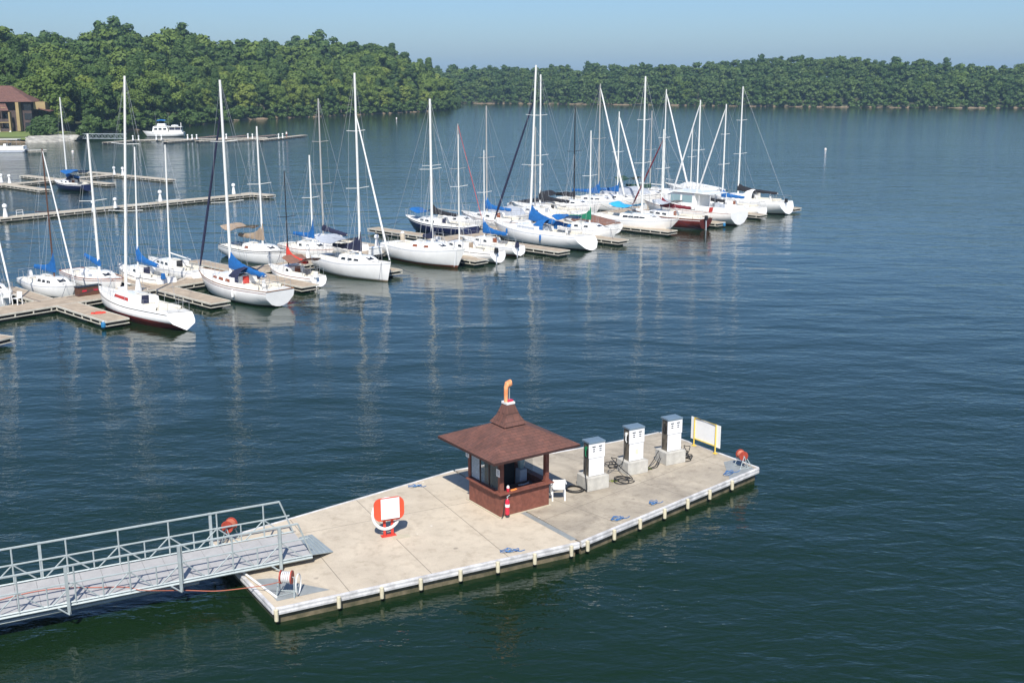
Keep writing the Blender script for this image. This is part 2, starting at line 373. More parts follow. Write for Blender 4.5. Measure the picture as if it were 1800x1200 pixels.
def ground_mat():
    m = bpy.data.materials.new('wood_floor_and_bank'); m.use_nodes = True
    t = m.node_tree; b = t.nodes['Principled BSDF']; L = t.links; N = t.nodes.new; b.inputs['Roughness'].default_value = .95
    ge = N('ShaderNodeNewGeometry'); sp = N('ShaderNodeSeparateXYZ'); L.new(ge.outputs['Position'], sp.inputs[0])
    n = N('ShaderNodeTexNoise'); n.inputs['Scale'].default_value = .35; n.inputs['Detail'].default_value = 5; L.new(ge.outputs['Position'], n.inputs['Vector'])
    a = N('ShaderNodeMath'); a.operation = 'MULTIPLY_ADD'; a.inputs[1].default_value = 1.6; a.inputs[2].default_value = -.8; L.new(n.outputs[0], a.inputs[0])
    s2 = N('ShaderNodeMath'); s2.operation = 'ADD'; L.new(sp.outputs[2], s2.inputs[0]); L.new(a.outputs[0], s2.inputs[1])
    mr = N('ShaderNodeMapRange'); mr.inputs[1].default_value = .1; mr.inputs[2].default_value = .7; L.new(s2.outputs[0], mr.inputs[0])
    mx = N('ShaderNodeMixRGB'); mx.inputs[1].default_value = (.27, .20, .13, 1); mx.inputs[2].default_value = (.06, .07, .03, 1)
    L.new(mr.outputs[0], mx.inputs[0]); L.new(mx.outputs[0], b.inputs['Base Color']); return m
def terrain(name, x0, x1, y0, y1, st, hf, m):
    xs = np.arange(x0, x1 + st, st); ys = np.arange(y0, y1 + st, st); X, Y = np.meshgrid(xs, ys)
    P = np.stack([X.ravel(), Y.ravel()], 1); Z = hf(P); nx, ny = len(xs), len(ys)
    idx = np.arange(nx * ny).reshape(ny, nx)
    F = np.stack([idx[:-1, :-1].ravel(), idx[:-1, 1:].ravel(), idx[1:, 1:].ravel(), idx[1:, :-1].ravel()], 1)
    keep = (Z[F].max(1) > -2.4); F = F[keep]
    me = bpy.data.meshes.new(name); me.from_pydata(np.column_stack([P, Z]).tolist(), [], F.tolist())
    me.materials.append(m); me.polygons.foreach_set('use_smooth', [True] * len(F))
    o = bpy.data.objects.new(name, me); COL.objects.link(o); o['kind'] = 'structure'; return o
GM = ground_mat()
terrain('hill', -420, 10, 230, 860, 5, hL, GM)
terrain('far_hill', -300, 620, 520, 1300, 8, hR, GM)
# lake surface reaching the horizon
me = bpy.data.meshes.new('water'); S = 4500
me.from_pydata([(-S, -300, 0), (S, -300, 0), (S, S, 0), (-S, S, 0)], [], [(0, 1, 2, 3)]); me.materials.append(water_mat())
o = bpy.data.objects.new('water', me); COL.objects.link(o); o['kind'] = 'structure'
me = bpy.data.meshes.new('lake_bed'); me.from_pydata([(-S, -300, -3), (S, -300, -3), (S, S, -3), (-S, S, -3)], [], [(0, 1, 2, 3)])
me.materials.append(mat('mud', (.05, .05, .03), .9)); o = bpy.data.objects.new('lake_bed', me); COL.objects.link(o); o['kind'] = 'structure'
# lawn sheet, launching ramp and footpath
lawnm = mat('mown_lawn', (.16, .21, .05), .95, .25, .25, bump=.3, bscale=2)
b = MB(); xs = np.linspace(-172, -117.5, 20)
rows = []
for t in np.linspace(0, 1, 8):
    row = []
    for x in xs:
        y0 = np.interp(x, [p[0] for p in polyL[:5]], [p[1] for p in polyL[:5]]) + 1.2; y = y0 + t * (301 - y0)
        row.append((x, y, float(hL([(x, y)])[0]) + .06))
    rows.append(row)
b.loft(rows[::-1]); o = b.build('lawn', lawnm, smooth=True); o['kind'] = 'structure'
b = MB(); rows = []
nearp = [at(x, y, -.2) for x, y in ((44, 253), (75, 252), (103, 251), (130, 249.5), (152, 246))]; farp = [at(x, y, 1.35) for x, y in ((46, 240), (78, 238.5), (108, 237.5), (138, 238), (168, 237.5))]
for t in np.linspace(0, 1, 9):
    row = []
    for q in np.linspace(0, 3.999, 26):
        k_ = int(q); f_ = q - k_; p = nearp[k_].lerp(nearp[k_ + 1], f_).lerp(farp[k_].lerp(farp[k_ + 1], f_), t)
        zz = max(p.z, float(hL([(p.x, p.y)])[0]) + .08 if t > .15 else -.2); row.append((p.x + random.uniform(-.3, .3), p.y, zz + .14 * random.random()))
    rows.append(row)
b.loft(rows[::-1]); o = b.build('boat_ramp', mat('pale_rock_ramp', (.40, .38, .33), .9, .4, .8, bump=.6, bscale=3)); o['kind'] = 'structure'
b = MB(); rows = []
for t in np.linspace(0, 1, 8):
    row = []
    for k in (-1, 0, 1):
        x = -108 + 1.0 * k * 1.6 + 3 * t; y = 281 + t * 42
        row.append((x, y, float(hL([(x, y)])[0]) + .10))
    rows.append(row)
b.loft(rows[::-1]); o = b.build('footpath', mat('bare_dirt', (.34, .22, .13), .95, .25, .8)); o['kind'] = 'structure'

# ------------------------------------------------------------------ trees
def crown_arrays(rg, Rx, H, base, nl, ncard, csize, kind='round', core=True):
    """leaf cards and an inner mass; returns verts, quads"""
    V, Fq = [], []
    lobes = []
    for i in range(nl):
        a = rg.uniform(0, 2 * math.pi)
        if kind == 'pine':
            t = (i + .5) / nl; z = base + H * t; rr = Rx * (1.05 - t) * .75; r = Rx * (.34 + .22 * (1 - t))
            c = np.array([math.cos(a) * rr * rg.uniform(.3, 1), math.sin(a) * rr * rg.uniform(.3, 1), z])
        else:
            t = rg.uniform(0, 1) ** .8; z = base + H * (.12 + .76 * t)
            prof = math.sqrt(max(0, 1 - ((t - .38) / .72) ** 2)); rr = Rx * prof * .66 * math.sqrt(rg.uniform(.15, 1))
            r = Rx * rg.uniform(.20, .36)
            c = np.array([math.cos(a) * rr, math.sin(a) * rr, z])
        lobes.append((c, r * np.array([1, 1, rg.uniform(.62, .85)])))
    tot = sum(l[1][0] ** 2 for l in lobes)
    base_i = 0
    ico_v = np.array([(0, 0, 1)] + [(math.cos(k * 1.2566) * .894, math.sin(k * 1.2566) * .894, .447) for k in range(5)] + [(math.cos(k * 1.2566 + .628) * .894, math.sin(k * 1.2566 + .628) * .894, -.447) for k in range(5)] + [(0, 0, -1)])
    ico_f = [(0, 1 + k, 1 + (k + 1) % 5) for k in range(5)] + [(1 + k, 6 + k, 1 + (k + 1) % 5) for k in range(5)] + [(1 + (k + 1) % 5, 6 + k, 6 + (k + 1) % 5) for k in range(5)] + [(6 + k, 11, 6 + (k + 1) % 5) for k in range(5)]
    T = []
    for c, r in lobes:
        if core:
            vv = c + ico_v * r * .80 * rg.uniform(.85, 1.1, (12, 1)); T += [tuple(a + base_i for a in f) for f in ico_f]
            V.append(vv); base_i += 12
        n = max(4, int(ncard * r[0] ** 2 / tot))
        d = rg.normal(size=(n, 3)); d[:, 2] = d[:, 2] * .9 + .25; d /= np.linalg.norm(d, axis=1)[:, None]
        p = c + d * r * rg.uniform(.80, 1.26, (n, 1))
        nn = d + rg.normal(size=(n, 3)) * .38 + np.array([0, 0, .18]); nn /= np.linalg.norm(nn, axis=1)[:, None]
        ref = rg.normal(size=(n, 3)); x = np.cross(nn, ref); x /= np.linalg.norm(x, axis=1)[:, None]; y = np.cross(nn, x)
        s = csize * rg.uniform(.55, 1.25, (n, 1)); s2 = s * rg.uniform(.5, .9, (n, 1))
        q = np.stack([p - x * s * .5 - y * s2 * .35, p + x * s * .35 - y * s2 * .5, p + x * s * .5 + y * s2 * .35, p - x * s * .3 + y * s2 * .5], 1)
        V.append(q.reshape(-1, 3)); T += [tuple(base_i + 4 * i + k for k in range(4)) for i in range(n)]; base_i += 4 * n
    return np.concatenate(V), T
def np_mesh(name, V, F, m, smooth=False):
    me = bpy.data.meshes.new(name); me.from_pydata(V.tolist(), [], F); me.materials.append(m); me.update(); return me
def trunk_mesh(rg, H, r, base, Rx):
    b = MB(); pts = [(0, 0, -1.5)]; 
    for k in range(1, 6): pts.append((rg.uniform(-.15, .15) * k * .5, rg.uniform(-.15, .15) * k * .5, H * k / 6))
    b.tube(pts, r, 7, r2=r * .3)
    for k in range(5):
        a = rg.uniform(0, 6.28); z = base + (H - base) * rg.uniform(.05, .5)
        b.tube([(0, 0, z), (math.cos(a) * Rx * .35, math.sin(a) * Rx * .35, z + 1.2), (math.cos(a) * Rx * .7, math.sin(a) * Rx * .7, z + 2.6)], r * .4, 5, r2=r * .12)
    return b
KINDS = [('round', 'leaf_mid', 'broadleaf_tree', 4.6, 11.5, 3.0), ('round', 'leaf_dark', 'broadleaf_tree', 4.2, 12.5, 3.4), ('round', 'leaf_light', 'broadleaf_tree', 4.4, 10.5, 2.6),
         ('round', 'leaf_mid', 'broadleaf_tree', 5.2, 12.5, 3.0), ('round', 'leaf_dark', 'broadleaf_tree', 3.8, 14.0, 4.0), ('pine', 'leaf_dark', 'pine_tree', 3.3, 13.5, 6.0),
         ('round', 'leaf_light', 'broadleaf_tree', 3.6, 12.0, 2.2), ('round', 'leaf_gold', 'broadleaf_tree', 4.3, 11.0, 2.6)]
DESC = ['mid green broadleaf tree', 'dark green broadleaf tree', 'yellow green broadleaf tree', 'broad mid green tree', 'tall dark broadleaf tree', 'dark green pine tree', 'slim yellow green tree', 'golden leaved tree']
protos = []
for i, (kind, lm, nm, Rx, H, base) in enumerate(KINDS):
    rg = np.random.default_rng(100 + i)
    V, F = crown_arrays(rg, Rx, H, base * .5, 36 if kind == 'round' else 22, 4400, .60, kind)
    cm = np_mesh('crown', V, F, M[lm]); tb = trunk_mesh(rg, base + H * .7, .28, base, Rx)
    protos.append((cm, tb, nm, base + H))
trunk_meshes = []
for cm, tb, nm, hh in protos:
    o = tb.build('trunk', M['trunk']); trunk_meshes.append(o.data); bpy.data.objects.remove(o)
def place_tree(i, x, y, z, s, rz, label, group, lean=0):
    cm, tb, nm, hh = protos[i]
    r = thing(nm, label, 'tree', (x, y, z), rz, group); r.scale = (s * random.uniform(.92, 1.08), s * random.uniform(.92, 1.08), s)
    c = bpy.data.objects.new('crown', cm); COL.objects.link(c); c.parent = r
    t = bpy.data.objects.new('trunk', trunk_meshes[i]); COL.objects.link(t); t.parent = r
    return r
# candidates on the left hill
step = 6.4; cand = []
for x in np.arange(-330, 0, step):
    for y in np.arange(255, 720, step):
        cand.append((x + rng.uniform(-2.4, 2.4), y + rng.uniform(-2.4, 2.4)))
cand = np.array(cand); D = sdist(cand, polyL)
ok = (D > 1.0) & (D < 150) & (cand[:, 0] / cand[:, 1] > -.53)
lawn = (cand[:, 0] < -107) & (cand[:, 1] < 303 + np.clip(-(cand[:, 0] + 118) * .25, 0, 12))
path = (np.abs(cand[:, 0] + 107) < 4.5) & (cand[:, 1] < 318)
ok &= ~lawn & ~path
back = (cand[:, 0] > -70) & (cand[:, 1] > 470 + (cand[:, 0] + 91) * 2.0 + 75) & (D < 25)
cand = cand[ok]; D = D[ok]
Z = hL(cand)
# nearest to the viewer and the shore first
front = D + np.where(cand[:, 1] > 600, 200, 0)
order = np.argsort(front)
NIND = 290
group_of = lambda d: ('at the waterline' if d < 12 else ('halfway up the slope' if d < 40 else 'high on the ridge'))
used = 0; rest = []
for k in order:
    x, y = cand[k]; d = D[k]
    p = rng.choice(8, p=[.22, .19, .13, .17, .12, .10, .06, .01])
    if d > 35 and p in (2, 6): p = 1
    s = rng.uniform(.72, 1.3) * (.85 if d < 7 else 1.0)
    if d > 32: s *= 1 + .24 * math.sin(x * .16 + 1.3) * math.sin(y * .05 + x * .045)
    if p == 7: p = 3
    if used < NIND:
        place_tree(int(p), x, y, Z[k] - .2, s, rng.uniform(0, 6.28), '%s %s of the wooded left shore' % (DESC[p], group_of(d)), 'trees of the wooded left shore')
        used += 1
    else: rest.append((x, y, Z[k] - .2, s, int(p)))
g = at(545, 203); place_tree(7, g.x - 4, g.y + 9, 2.4, 1.05, 1.0, 'golden yellow tree among the green woods beyond the docks', None)
g = at(105, 100, 40)
def big_merged(name, items, pr, mats, label):
    Vs, Fs, Ms = [], [], []; off = 0
    for (x, y, z, s, p) in items:
        V, F = pr[p]; a = rng.uniform(0, 6.28); ca, sa = math.cos(a), math.sin(a)
        q = V * s; q = np.column_stack([q[:, 0] * ca - q[:, 1] * sa + x, q[:, 0] * sa + q[:, 1] * ca + y, q[:, 2] + z])
        Vs.append(q); Fs += [tuple(t + off for t in f) for f in F]; Ms += [p % len(mats)] * len(F); off += len(q)
    me = bpy.data.meshes.new(name); me.from_pydata(np.concatenate(Vs).tolist(), [], Fs)
    for m in mats: me.materials.append(m)
    me.polygons.foreach_set('material_index', Ms); me.update()
    o = bpy.data.objects.new(name, me); COL.objects.link(o); o['kind'] = 'stuff'; o['label'] = label; o['category'] = 'woods'; return o
low = []
for i in range(6):
    rg = np.random.default_rng(300 + i); kd = 'pine' if i == 5 else 'round'
    low.append(crown_arrays(rg, rg.uniform(3.4, 4.8), rg.uniform(10.5, 13.5), .8, 20, 620, 1.1, kd))
rest = [r for r in rest if r[1] < 660]
if rest: big_merged('back_woods', [(x, y, z, s, p % 6) for x, y, z, s, p in rest], low, [M['leaf_mid'], M['leaf_dark'], M['leaf_light'], M['leaf_mid'], M['leaf_dark'], M['leaf_dark']], 'woods continuing behind the crest of the left hill')
# far shore: one far-off wood
step = 6.6; cand = []
for x in np.arange(-110, 380, step):
    for y in np.arange(540, 900, step): cand.append((x + rng.uniform(-2.6, 2.6), y + rng.uniform(-2.6, 2.6)))
cand = np.array(cand); D = sdist(cand, polyR); ok = (D > 1.5) & (D < 105) & (cand[:, 0] / cand[:, 1] < .51) & (cand[:, 0] / cand[:, 1] > -.12)
cand = cand[ok]; D = D[ok]; Z = hR(cand)
items = []
for k in range(len(cand)):
    s = rng.uniform(.75, 1.15) * (.7 if D[k] < 6 else 1)
    if rng.random() < .03: s *= 1.2
    items.append((cand[k, 0], cand[k, 1], Z[k] - .3, s, int(rng.choice(6, p=[.25, .22, .1, .2, .13, .1]))))
big_merged('far_wood', items, low, [M['leaf_far'], M['leaf_dark'], M['leaf_mid'], M['leaf_far'], M['leaf_dark'], M['leaf_dark']], 'long far-off wood lining the opposite shore of the lake')
# undergrowth hanging over the left shoreline
Vs, Fs, off = [], [], 0
for a, c in zip(shoreL[4:-1], shoreL[5:]):
    n = max(1, int((c - a).length / 2.6))
    for i in range(n):
        p = a.lerp(c, (i + rng.random()) / n); rg = rng
        V, F = crown_arrays(rg, rg.uniform(2.2, 3.6), rg.uniform(3.5, 6.5), -.3, 8, 330, .7, core=True)
        V = V + np.array([p.x + rg.uniform(-1, 1), p.y + rg.uniform(-.3, 2.5), 0]); V[:, 2] = np.maximum(V[:, 2], .03)
        Vs.append(V); Fs += [tuple(t + off for t in f) for f in F]; off += len(V)
for a, c in zip(shoreR[:-1], shoreR[1:]):
    n = max(1, int((c - a).length / 2.3))
    for i in range(n):
        if rng.random() < .04: continue
        p = a.lerp(c, (i + rng.random()) / n); rg = rng
        V, F = crown_arrays(rg, rg.uniform(2.0, 3.4), rg.uniform(3.0, 5.5), -.3, 4, 80, 1.3, core=True)
        V = V + np.array([p.x + rg.uniform(-1, 1), p.y + rg.uniform(-.3, 2.5), .1]); V[:, 2] = np.maximum(V[:, 2], .03)
        Vs.append(V); Fs += [tuple(t + off for t in f) for f in F]; off += len(V)
me = np_mesh('undergrowth', np.concatenate(Vs), Fs, M['leaf_dark']); o = bpy.data.objects.new('undergrowth', me); COL.objects.link(o)
o['kind'] = 'stuff'; o['label'] = 'low green bushes hanging over the wooded shorelines'; o['category'] = 'undergrowth'
# the big bush beside the lodge
rg = np.random.default_rng(5)
sh = thing('shrub', 'large rounded green shrub between the lodge and the ramp', 'shrub', (-116.5, 281, .9))
V, F = crown_arrays(rg, 4.6, 5.0, -.2, 18, 2200, .6); c = bpy.data.objects.new('foliage', np_mesh('foliage', V * np.array([1.15, .8, 1]), F, M['leaf_dark'])); COL.objects.link(c); c.parent = sh
MB().tube([(0, 0, -.6), (0, 0, 2)], .2, 6, r2=.08).build('stem', M['trunk'], sh)
sh2 = thing('shrub', 'small pale green shrub at the right corner of the lodge', 'shrub', (-119.5, 286, 1.3))
V, F = crown_arrays(rg, 2.6, 3.2, -.2, 10, 1000, .5); c = bpy.data.objects.new('foliage', np_mesh('foliage', V, F, M['leaf_mid'])); COL.objects.link(c); c.parent = sh2
MB().tube([(0, 0, -.6), (0, 0, 1.4)], .12, 6, r2=.05).build('stem', M['trunk'], sh2)
# ------------------------------------------------------------------ fuel dock: two concrete-decked barges
def wb(mb, name, m, root, **k):
    o = mb.build(name, m, root, **k)
    mt = Matrix.LocRotScale(root.location, root.rotation_euler, None).inverted()
    o.data.transform(mt); return o
def V2(p, z): return Vector((p[0], p[1], z))
GD = Vector((.889, .458, 0)).normalized(); GN = Vector((-GD.y, GD.x, 0))
RD = Vector((.721, .693, 0)).normalized(); RN = Vector((-RD.y, RD.x, 0))
DZ = .5
def barge(label, corners, dm, rails, posts):
    c = sum((Vector((p[0], p[1], 0)) for p in corners), Vector()) / len(corners)
    r = thing('fuel_dock', label, 'dock', (c.x, c.y, 0), 0)
    wb(MB().prism(corners, DZ - .16, DZ), 'deck', dm, r)
    cc = [c + (Vector((p[0], p[1], 0)) - c) * .985 for p in corners]
    wb(MB().prism(cc, -.5, DZ - .163), 'pontoon', M['rust'], r)
    for (a, e) in rails:
        a = V2(a, 0); e = V2(e, 0); d = (e - a); L = d.length; d.normalize(); n = Vector((d.y, -d.x, 0))
        b = MB(); ang = math.atan2(d.y, d.x); mid = (a + e) / 2
        b.box(mid + n * .042 + Vector((0, 0, DZ - .085)), (L, .08, .21), rz=ang)
        b.box(mid + n * .086 + Vector((0, 0, DZ - .02)), (L, .012, .05), rz=ang)
        b.box(mid + n * .086 + Vector((0, 0, DZ - .13)), (L, .012, .05), rz=ang)
        wb(b, 'rub_rail', M['rail_w'], r, bevel=.008)
    for p, n in posts:
        b = MB(); q = V2(p, 0) + n * .145
        b.lathe(q + Vector((0, 0, 0)), [(.03, DZ - .37), (.062, DZ - .34), (.065, DZ - .1), (.062, DZ - .01), (.02, DZ + .015)], 10)
        wb(b, 'bumper_post', M['ivory'], r, smooth=True)
    return r
LB = [(-6.67, 28.67), (2.14, 33.24), (-2.2, 39.86), (-5.26, 37.11), (-7.7, 34.95), (-9.66, 33.25)]
RB = [(2.20, 33.30), (9.40, 40.22), (6.84, 43.85), (6.20, 44.55), (4.31, 43.35), (1.81, 41.98), (-2.14, 39.92)]
conc_a = deck_mat('barge_deck_concrete', (.58, .50, .385), (.48, .41, .315), (.60, .57, .53), [(0, 2.6, 2.05), (1, 5.6, -.4)], math.atan2(GD.y, GD.x))
conc_b = deck_mat('weathered_deck_concrete', (.46, .40, .31), (.30, .26, .205), (.50, .47, .44), [(0, 3.6, 1.1), (1, 9.6, 2.2)], math.atan2(RD.y, RD.x))
nL = Vector((GD.y, -GD.x, 0)); nR = Vector((RD.y, -RD.x, 0))
pxs = [(593, 1045), (667, 1027), (738, 1015), (808, 1000), (873, 985), (938, 971), (1001, 956)]
postL = [((-6.69, 28.70), nL)]
for x, y in pxs:
    g = at(x, y, DZ); t = (g - V2(LB[0], DZ)).dot(GD); q = V2(LB[0], 0).lerp(V2(LB[1], 0), t / (V2(LB[1], 0) - V2(LB[0], 0)).length); postL.append(((q.x, q.y), nL))
postR = []
for x, y in [(1028, 948), (1076, 929), (1121, 910), (1164, 892), (1204, 875), (1243, 859), (1280, 842)]:
    g = at(x, y, DZ); a, e = V2(RB[0], 0), V2(RB[1], 0); t = (g - a - Vector((0, 0, DZ))).dot(RD) / (e - a).length; q = a.lerp(e, t); postR.append(((q.x, q.y), nR))
g0, g1 = at(738, 1010, DZ), at(668, 1027, DZ)                      # the stretch where the top plank is missing is a shorter rail
bargeL = barge('left concrete-decked barge of the fuel dock under the gangway', LB, conc_a,
      [(LB[0], LB[1]), (LB[2], LB[3]), (LB[3], LB[4]), (LB[4], LB[5]), (LB[5], LB[0])], postL)
bargeR = barge('right greyer barge of the fuel dock carrying the three pumps', RB, conc_b,
      [(RB[0], RB[1]), (RB[1], RB[2]), (RB[2], RB[3]), (RB[3], RB[4]), (RB[4], RB[5]), (RB[5], RB[6])], postR)
# grey plates on the decks (corner plates and the hinge strip between the barges)
def plate(root, pts, m=M['greyplate'], name='deck_plate'):
    wb(MB().prism(pts, DZ + .003, DZ + .010), name, m, root)
P = lambda x, y: tuple(at(x, y, DZ))[:2]
plate(bargeL, [P(487, 1056), P(450, 1018), P(478, 1016), P(580, 1036), P(560, 1040)])
plate(bargeR, [P(1330, 825), P(1283, 843), P(1272, 812), P(1290, 808)])
plate(bargeR, [(2.10, 33.45), (1.90, 33.36), (-.05, 36.2), (.12, 36.28)], name='joint_plate')
plate(bargeL, [P(690, 948), P(722, 943), P(718, 938), P(690, 941)], M['stain'], 'patch')
# white conduit pipe along the left edge
o = MB().tube([V2((-8.15, 30.95), DZ + .06), V2((-6.75, 29.25), DZ + .05)], .035, 8); wb(o, 'conduit', M['pvc'], bargeL)
# cleats
def cleat(p, ang, root):
    b = MB(); b.box((p[0], p[1], DZ + .015), (.16, .06, .03), rz=ang)
    for s in (-1, 1): b.tube([Vector((p[0], p[1], DZ + .02)) + Vector((math.cos(ang), math.sin(ang), 0)) * .035 * s, Vector((p[0], p[1], DZ + .06)) + Vector((math.cos(ang), math.sin(ang), 0)) * .05 * s], .012, 5)
    b.tube([Vector((p[0] + math.cos(ang) * k * .12, p[1] + math.sin(ang) * k * .12, DZ + .068 + .008 * abs(k))) for k in (-1, -.5, 0, .5, 1)], .014, 5)
    wb(b, 'cleat', M['galv'], root)
ropes = [((730, 856), bargeL, 'short blue rope bundle by the far edge of the left barge', .8), ((896, 970), bargeL, 'blue rope coil beside the near edge left of the barge joint', 1.0),
         ((1085, 914), bargeR, 'thin blue mooring rope nearest the joint on the right barge', 1.1), ((1148, 886), bargeR, 'blue mooring rope between the middle bumper posts of the right barge', .9), ((1280, 833), bargeR, 'blue mooring rope beside the corner hose reel', 1.3)]
for i, ((x, y), rt, lab, s) in enumerate(ropes):
    g = at(x, y, DZ); rg = np.random.default_rng(40 + i)
    ang = math.atan2(GD.y, GD.x) if rt is bargeL else math.atan2(RD.y, RD.x)
    cleat((g.x, g.y), ang, rt)
    t = thing('mooring_rope', lab, 'rope', (g.x, g.y, DZ), ang, 'blue mooring ropes on the fuel dock')
    pts = []; n = 38
    for k in range(n):
        a = k * .55; rr = (.07 + .07 * math.sin(k * .21 + i)) * s
        pts.append((rr * math.cos(a) * 1.7 - .12 * s + (k / n) * .22 * s, rr * math.sin(a) * .8 + .05 * math.sin(k * .3), .03 + .03 * abs(math.sin(k * .8)) + .02 * (k % 3)))
    pts += [(.2 * s, -.05, .02), (.34 * s, -.12, .02), (.5 * s, -.08, .015)]
    MB().tube(pts, .013, 5).build('rope', M['bluerope'], t, smooth=True)
# ------------------------------------------------------------------ gangway
GZ = .80
gA = Vector((-6.12, 31.56, GZ))                                   # near right corner of the deck
gd = (Vector((-13.94, 27.55, 0)) - Vector((-6.12, 31.56, 0))).normalized(); gn = Vector((gd.y, -gd.x, 0)) 
if gn.y < 0: gn = -gn
GW = 1.95
gw = thing('gangway', 'long grey steel gangway with truss railings leading onto the fuel dock', 'gangway', tuple(gA), 0)
def GP(s, w_, z): return gA + gd * s + gn * w_ + Vector((0, 0, z))
GL = 13.0
b = MB(); nb = 22
for k in range(nb):
    s0 = k * GL / nb; 
    b.plate([GP(s0 + .004, .03, 0), GP(s0 + GL / nb - .004, .03, 0), GP(s0 + GL / nb - .004, GW - .03, 0), GP(s0 + .004, GW - .03, 0)], .03)
wb(b, 'deck', M['grate'], gw)
b = MB()
for w_ in (0, GW): b.tube([GP(0, w_, -.06), GP(GL, w_, -.06)], .055, 4)
b.tube([GP(0, GW / 2, -.1), GP(GL, GW / 2, -.1)], .04, 4)
for s in np.arange(.3, GL, 1.45): b.tube([GP(s, 0, -.09), GP(s, GW, -.09)], .035, 4)
for w_ in (.15, GW - .15): b.tube([GP(3.4, w_, -.22), GP(GL, w_, -.30)], .05, 4)
wb(b, 'floor_frame', M['galv'], gw)
STEP = 1.46; S0 = .95
for side, w_ in (('near', -.03), ('far', GW + .03)):
    b = MB(); RH, MH = 1.12, .60
    b.tube([GP(.42, w_, RH), GP(GL, w_, RH)], .034, 6); b.tube([GP(.12, w_, MH), GP(GL, w_, MH)], .026, 6); b.tube([GP(0, w_, .03), GP(GL, w_, .03)], .03, 4)
    b.tube([GP(.42, w_, RH), GP(0.02, w_, .03)], .028, 6)
    k = 0; s = S0
    while s < GL:
        full = k % 2 == 0
        b.tube([GP(s, w_, 0), GP(s, w_, RH if full else MH)], .026 if full else .022, 6)
        if full:
            b.tube([GP(s, w_, MH), GP(s - STEP * .42, w_, .04)], .02, 5); b.tube([GP(s, w_, MH), GP(s + STEP * .42, w_, .04)], .02, 5)
        s += STEP / 2; k += 1
    wb(b, 'railing', M['galv'], gw, smooth=True)
for s, w_ in [(1.0, -.07), (3.95, -.07), (7.0, -.07), (10.2, -.07), (7.5, GW + .07), (2.6, GW + .07)]:
    b = MB(); sg = -1 if w_ < 0 else 1
    b.box(GP(s, w_, .42), (.085, .085, 1.42), rz=math.atan2(gd.y, gd.x)); b.tube([GP(s + .28, w_, -.06), GP(s, w_ + sg * .08, -.28), GP(s - .02, w_, -.05)], .025, 5)
    wb(b, 'brace_post', M['galv'], gw)
b = MB()                                                          # hinged aluminium ramp flap
e0 = [GP(-.02, .02, 0), GP(-.02, GW - .45, 0)]; tip = [at(586, 969.5, DZ + .012), at(548, 939, DZ + .012)]
b.plate([e0[0], tip[0], tip[1], e0[1]], .02)
for k in range(1, 5):
    f = k / 5; a_ = e0[0].lerp(tip[0], f); c_ = e0[1].lerp(tip[1], f); b.tube([a_ + Vector((0, 0, .015)), c_ + Vector((0, 0, .015))], .012, 4)
wb(b, 'ramp_flap', M['galv'], gw)
# ------------------------------------------------------------------ hose reels
def reel(x, y, ang, label, hose='hosered', s=1.0, hoses=True):
    g = at(x, y, DZ)
    t = thing('hose_reel', label, 'hose reel', (g.x, g.y, DZ), ang, 'red hose reels on the fuel dock')
    zc = .56 * s; rr = .20 * s; hw = .16 * s
    for sx in (-1, 1):
        b = MB(); b.lathe((sx * hw, 0, zc), [(.05, -.012), (rr, -.018), (rr, .018), (.05, .012)], 20, ax=(1, 0, 0)); b.build('flange', M['reelred'], t, smooth=True)
    b = MB(); b.lathe((0, 0, zc), [(.11 * s, -hw), (.12 * s, hw)], 14, ax=(1, 0, 0)); b.build('drum', M['reelred'], t, smooth=True)
    b = MB()
    for layer in range(2):
        for k in range(5):
            xx = -hw + .05 + k * (2 * hw - .1) / 4
            b.tube([(xx, math.cos(a) * (.13 + .025 * layer) * s, zc + math.sin(a) * (.13 + .025 * layer) * s) for a in np.linspace(0, 6.283, 13)[:-1]], .02, 5, close=True)
    b.build('wound_hose', M['pvc'] if hose == 'white' else M[hose], t, smooth=True)
    b = MB()
    for sx in (-1, 1):
        for sy in (-1, 1): b.tube([(sx * (hw + .06), 0, zc), (sx * (hw + .10), sy * .2 * s, 0)], .018, 5)
        b.tube([(sx * (hw + .10), -.2 * s, .03), (sx * (hw + .10), .2 * s, .03)], .016, 5)
    b.tube([(-hw - .08, 0, zc), (hw + .08, 0, zc)], .016, 6); b.tube([(-hw - .1, .2 * s, .03), (hw + .1, .2 * s, .03)], .016, 5); b.tube([(-hw - .1, -.2 * s, .03), (hw + .1, .2 * s, .03)], .012, 5)
    b.build('stand', M['galv'], t, smooth=True)
    return t
aG = math.atan2(GD.y, GD.x); aR = math.atan2(RD.y, RD.x)
r1 = reel(505, 1045, aG - .55, 'red hose reel on a steel stand at the near left corner of the fuel dock', 'white')
MB().tube([(.34, math.cos(a) * .27, .36 + math.sin(a) * .30) for a in np.linspace(0, 6.283, 19)[:-1]] , .018, 5, close=True).build('hanging_hose', M['pvc'], r1, smooth=True)
r2 = reel(405, 951, aG + .9, 'red hose reel seen through the gangway railing at the back left corner', 'hosered')
r3 = reel(1303, 821, R(-75), 'small red hose reel at the right tip of the fuel dock', 'hosered', .9)
g = at(1303, 821, DZ)
b = MB(); q = V2(RB[1], DZ + .02)
b.tube([g + Vector((.1, 0, .5)), q + Vector((-.22, -.02, .03))], .018, 5); b.tube([g + Vector((.12, -.05, .03)), q + Vector((-.25, -.02, .02))], .018, 5)
wb(b, 'corner_brace', M['galv'], bargeR)
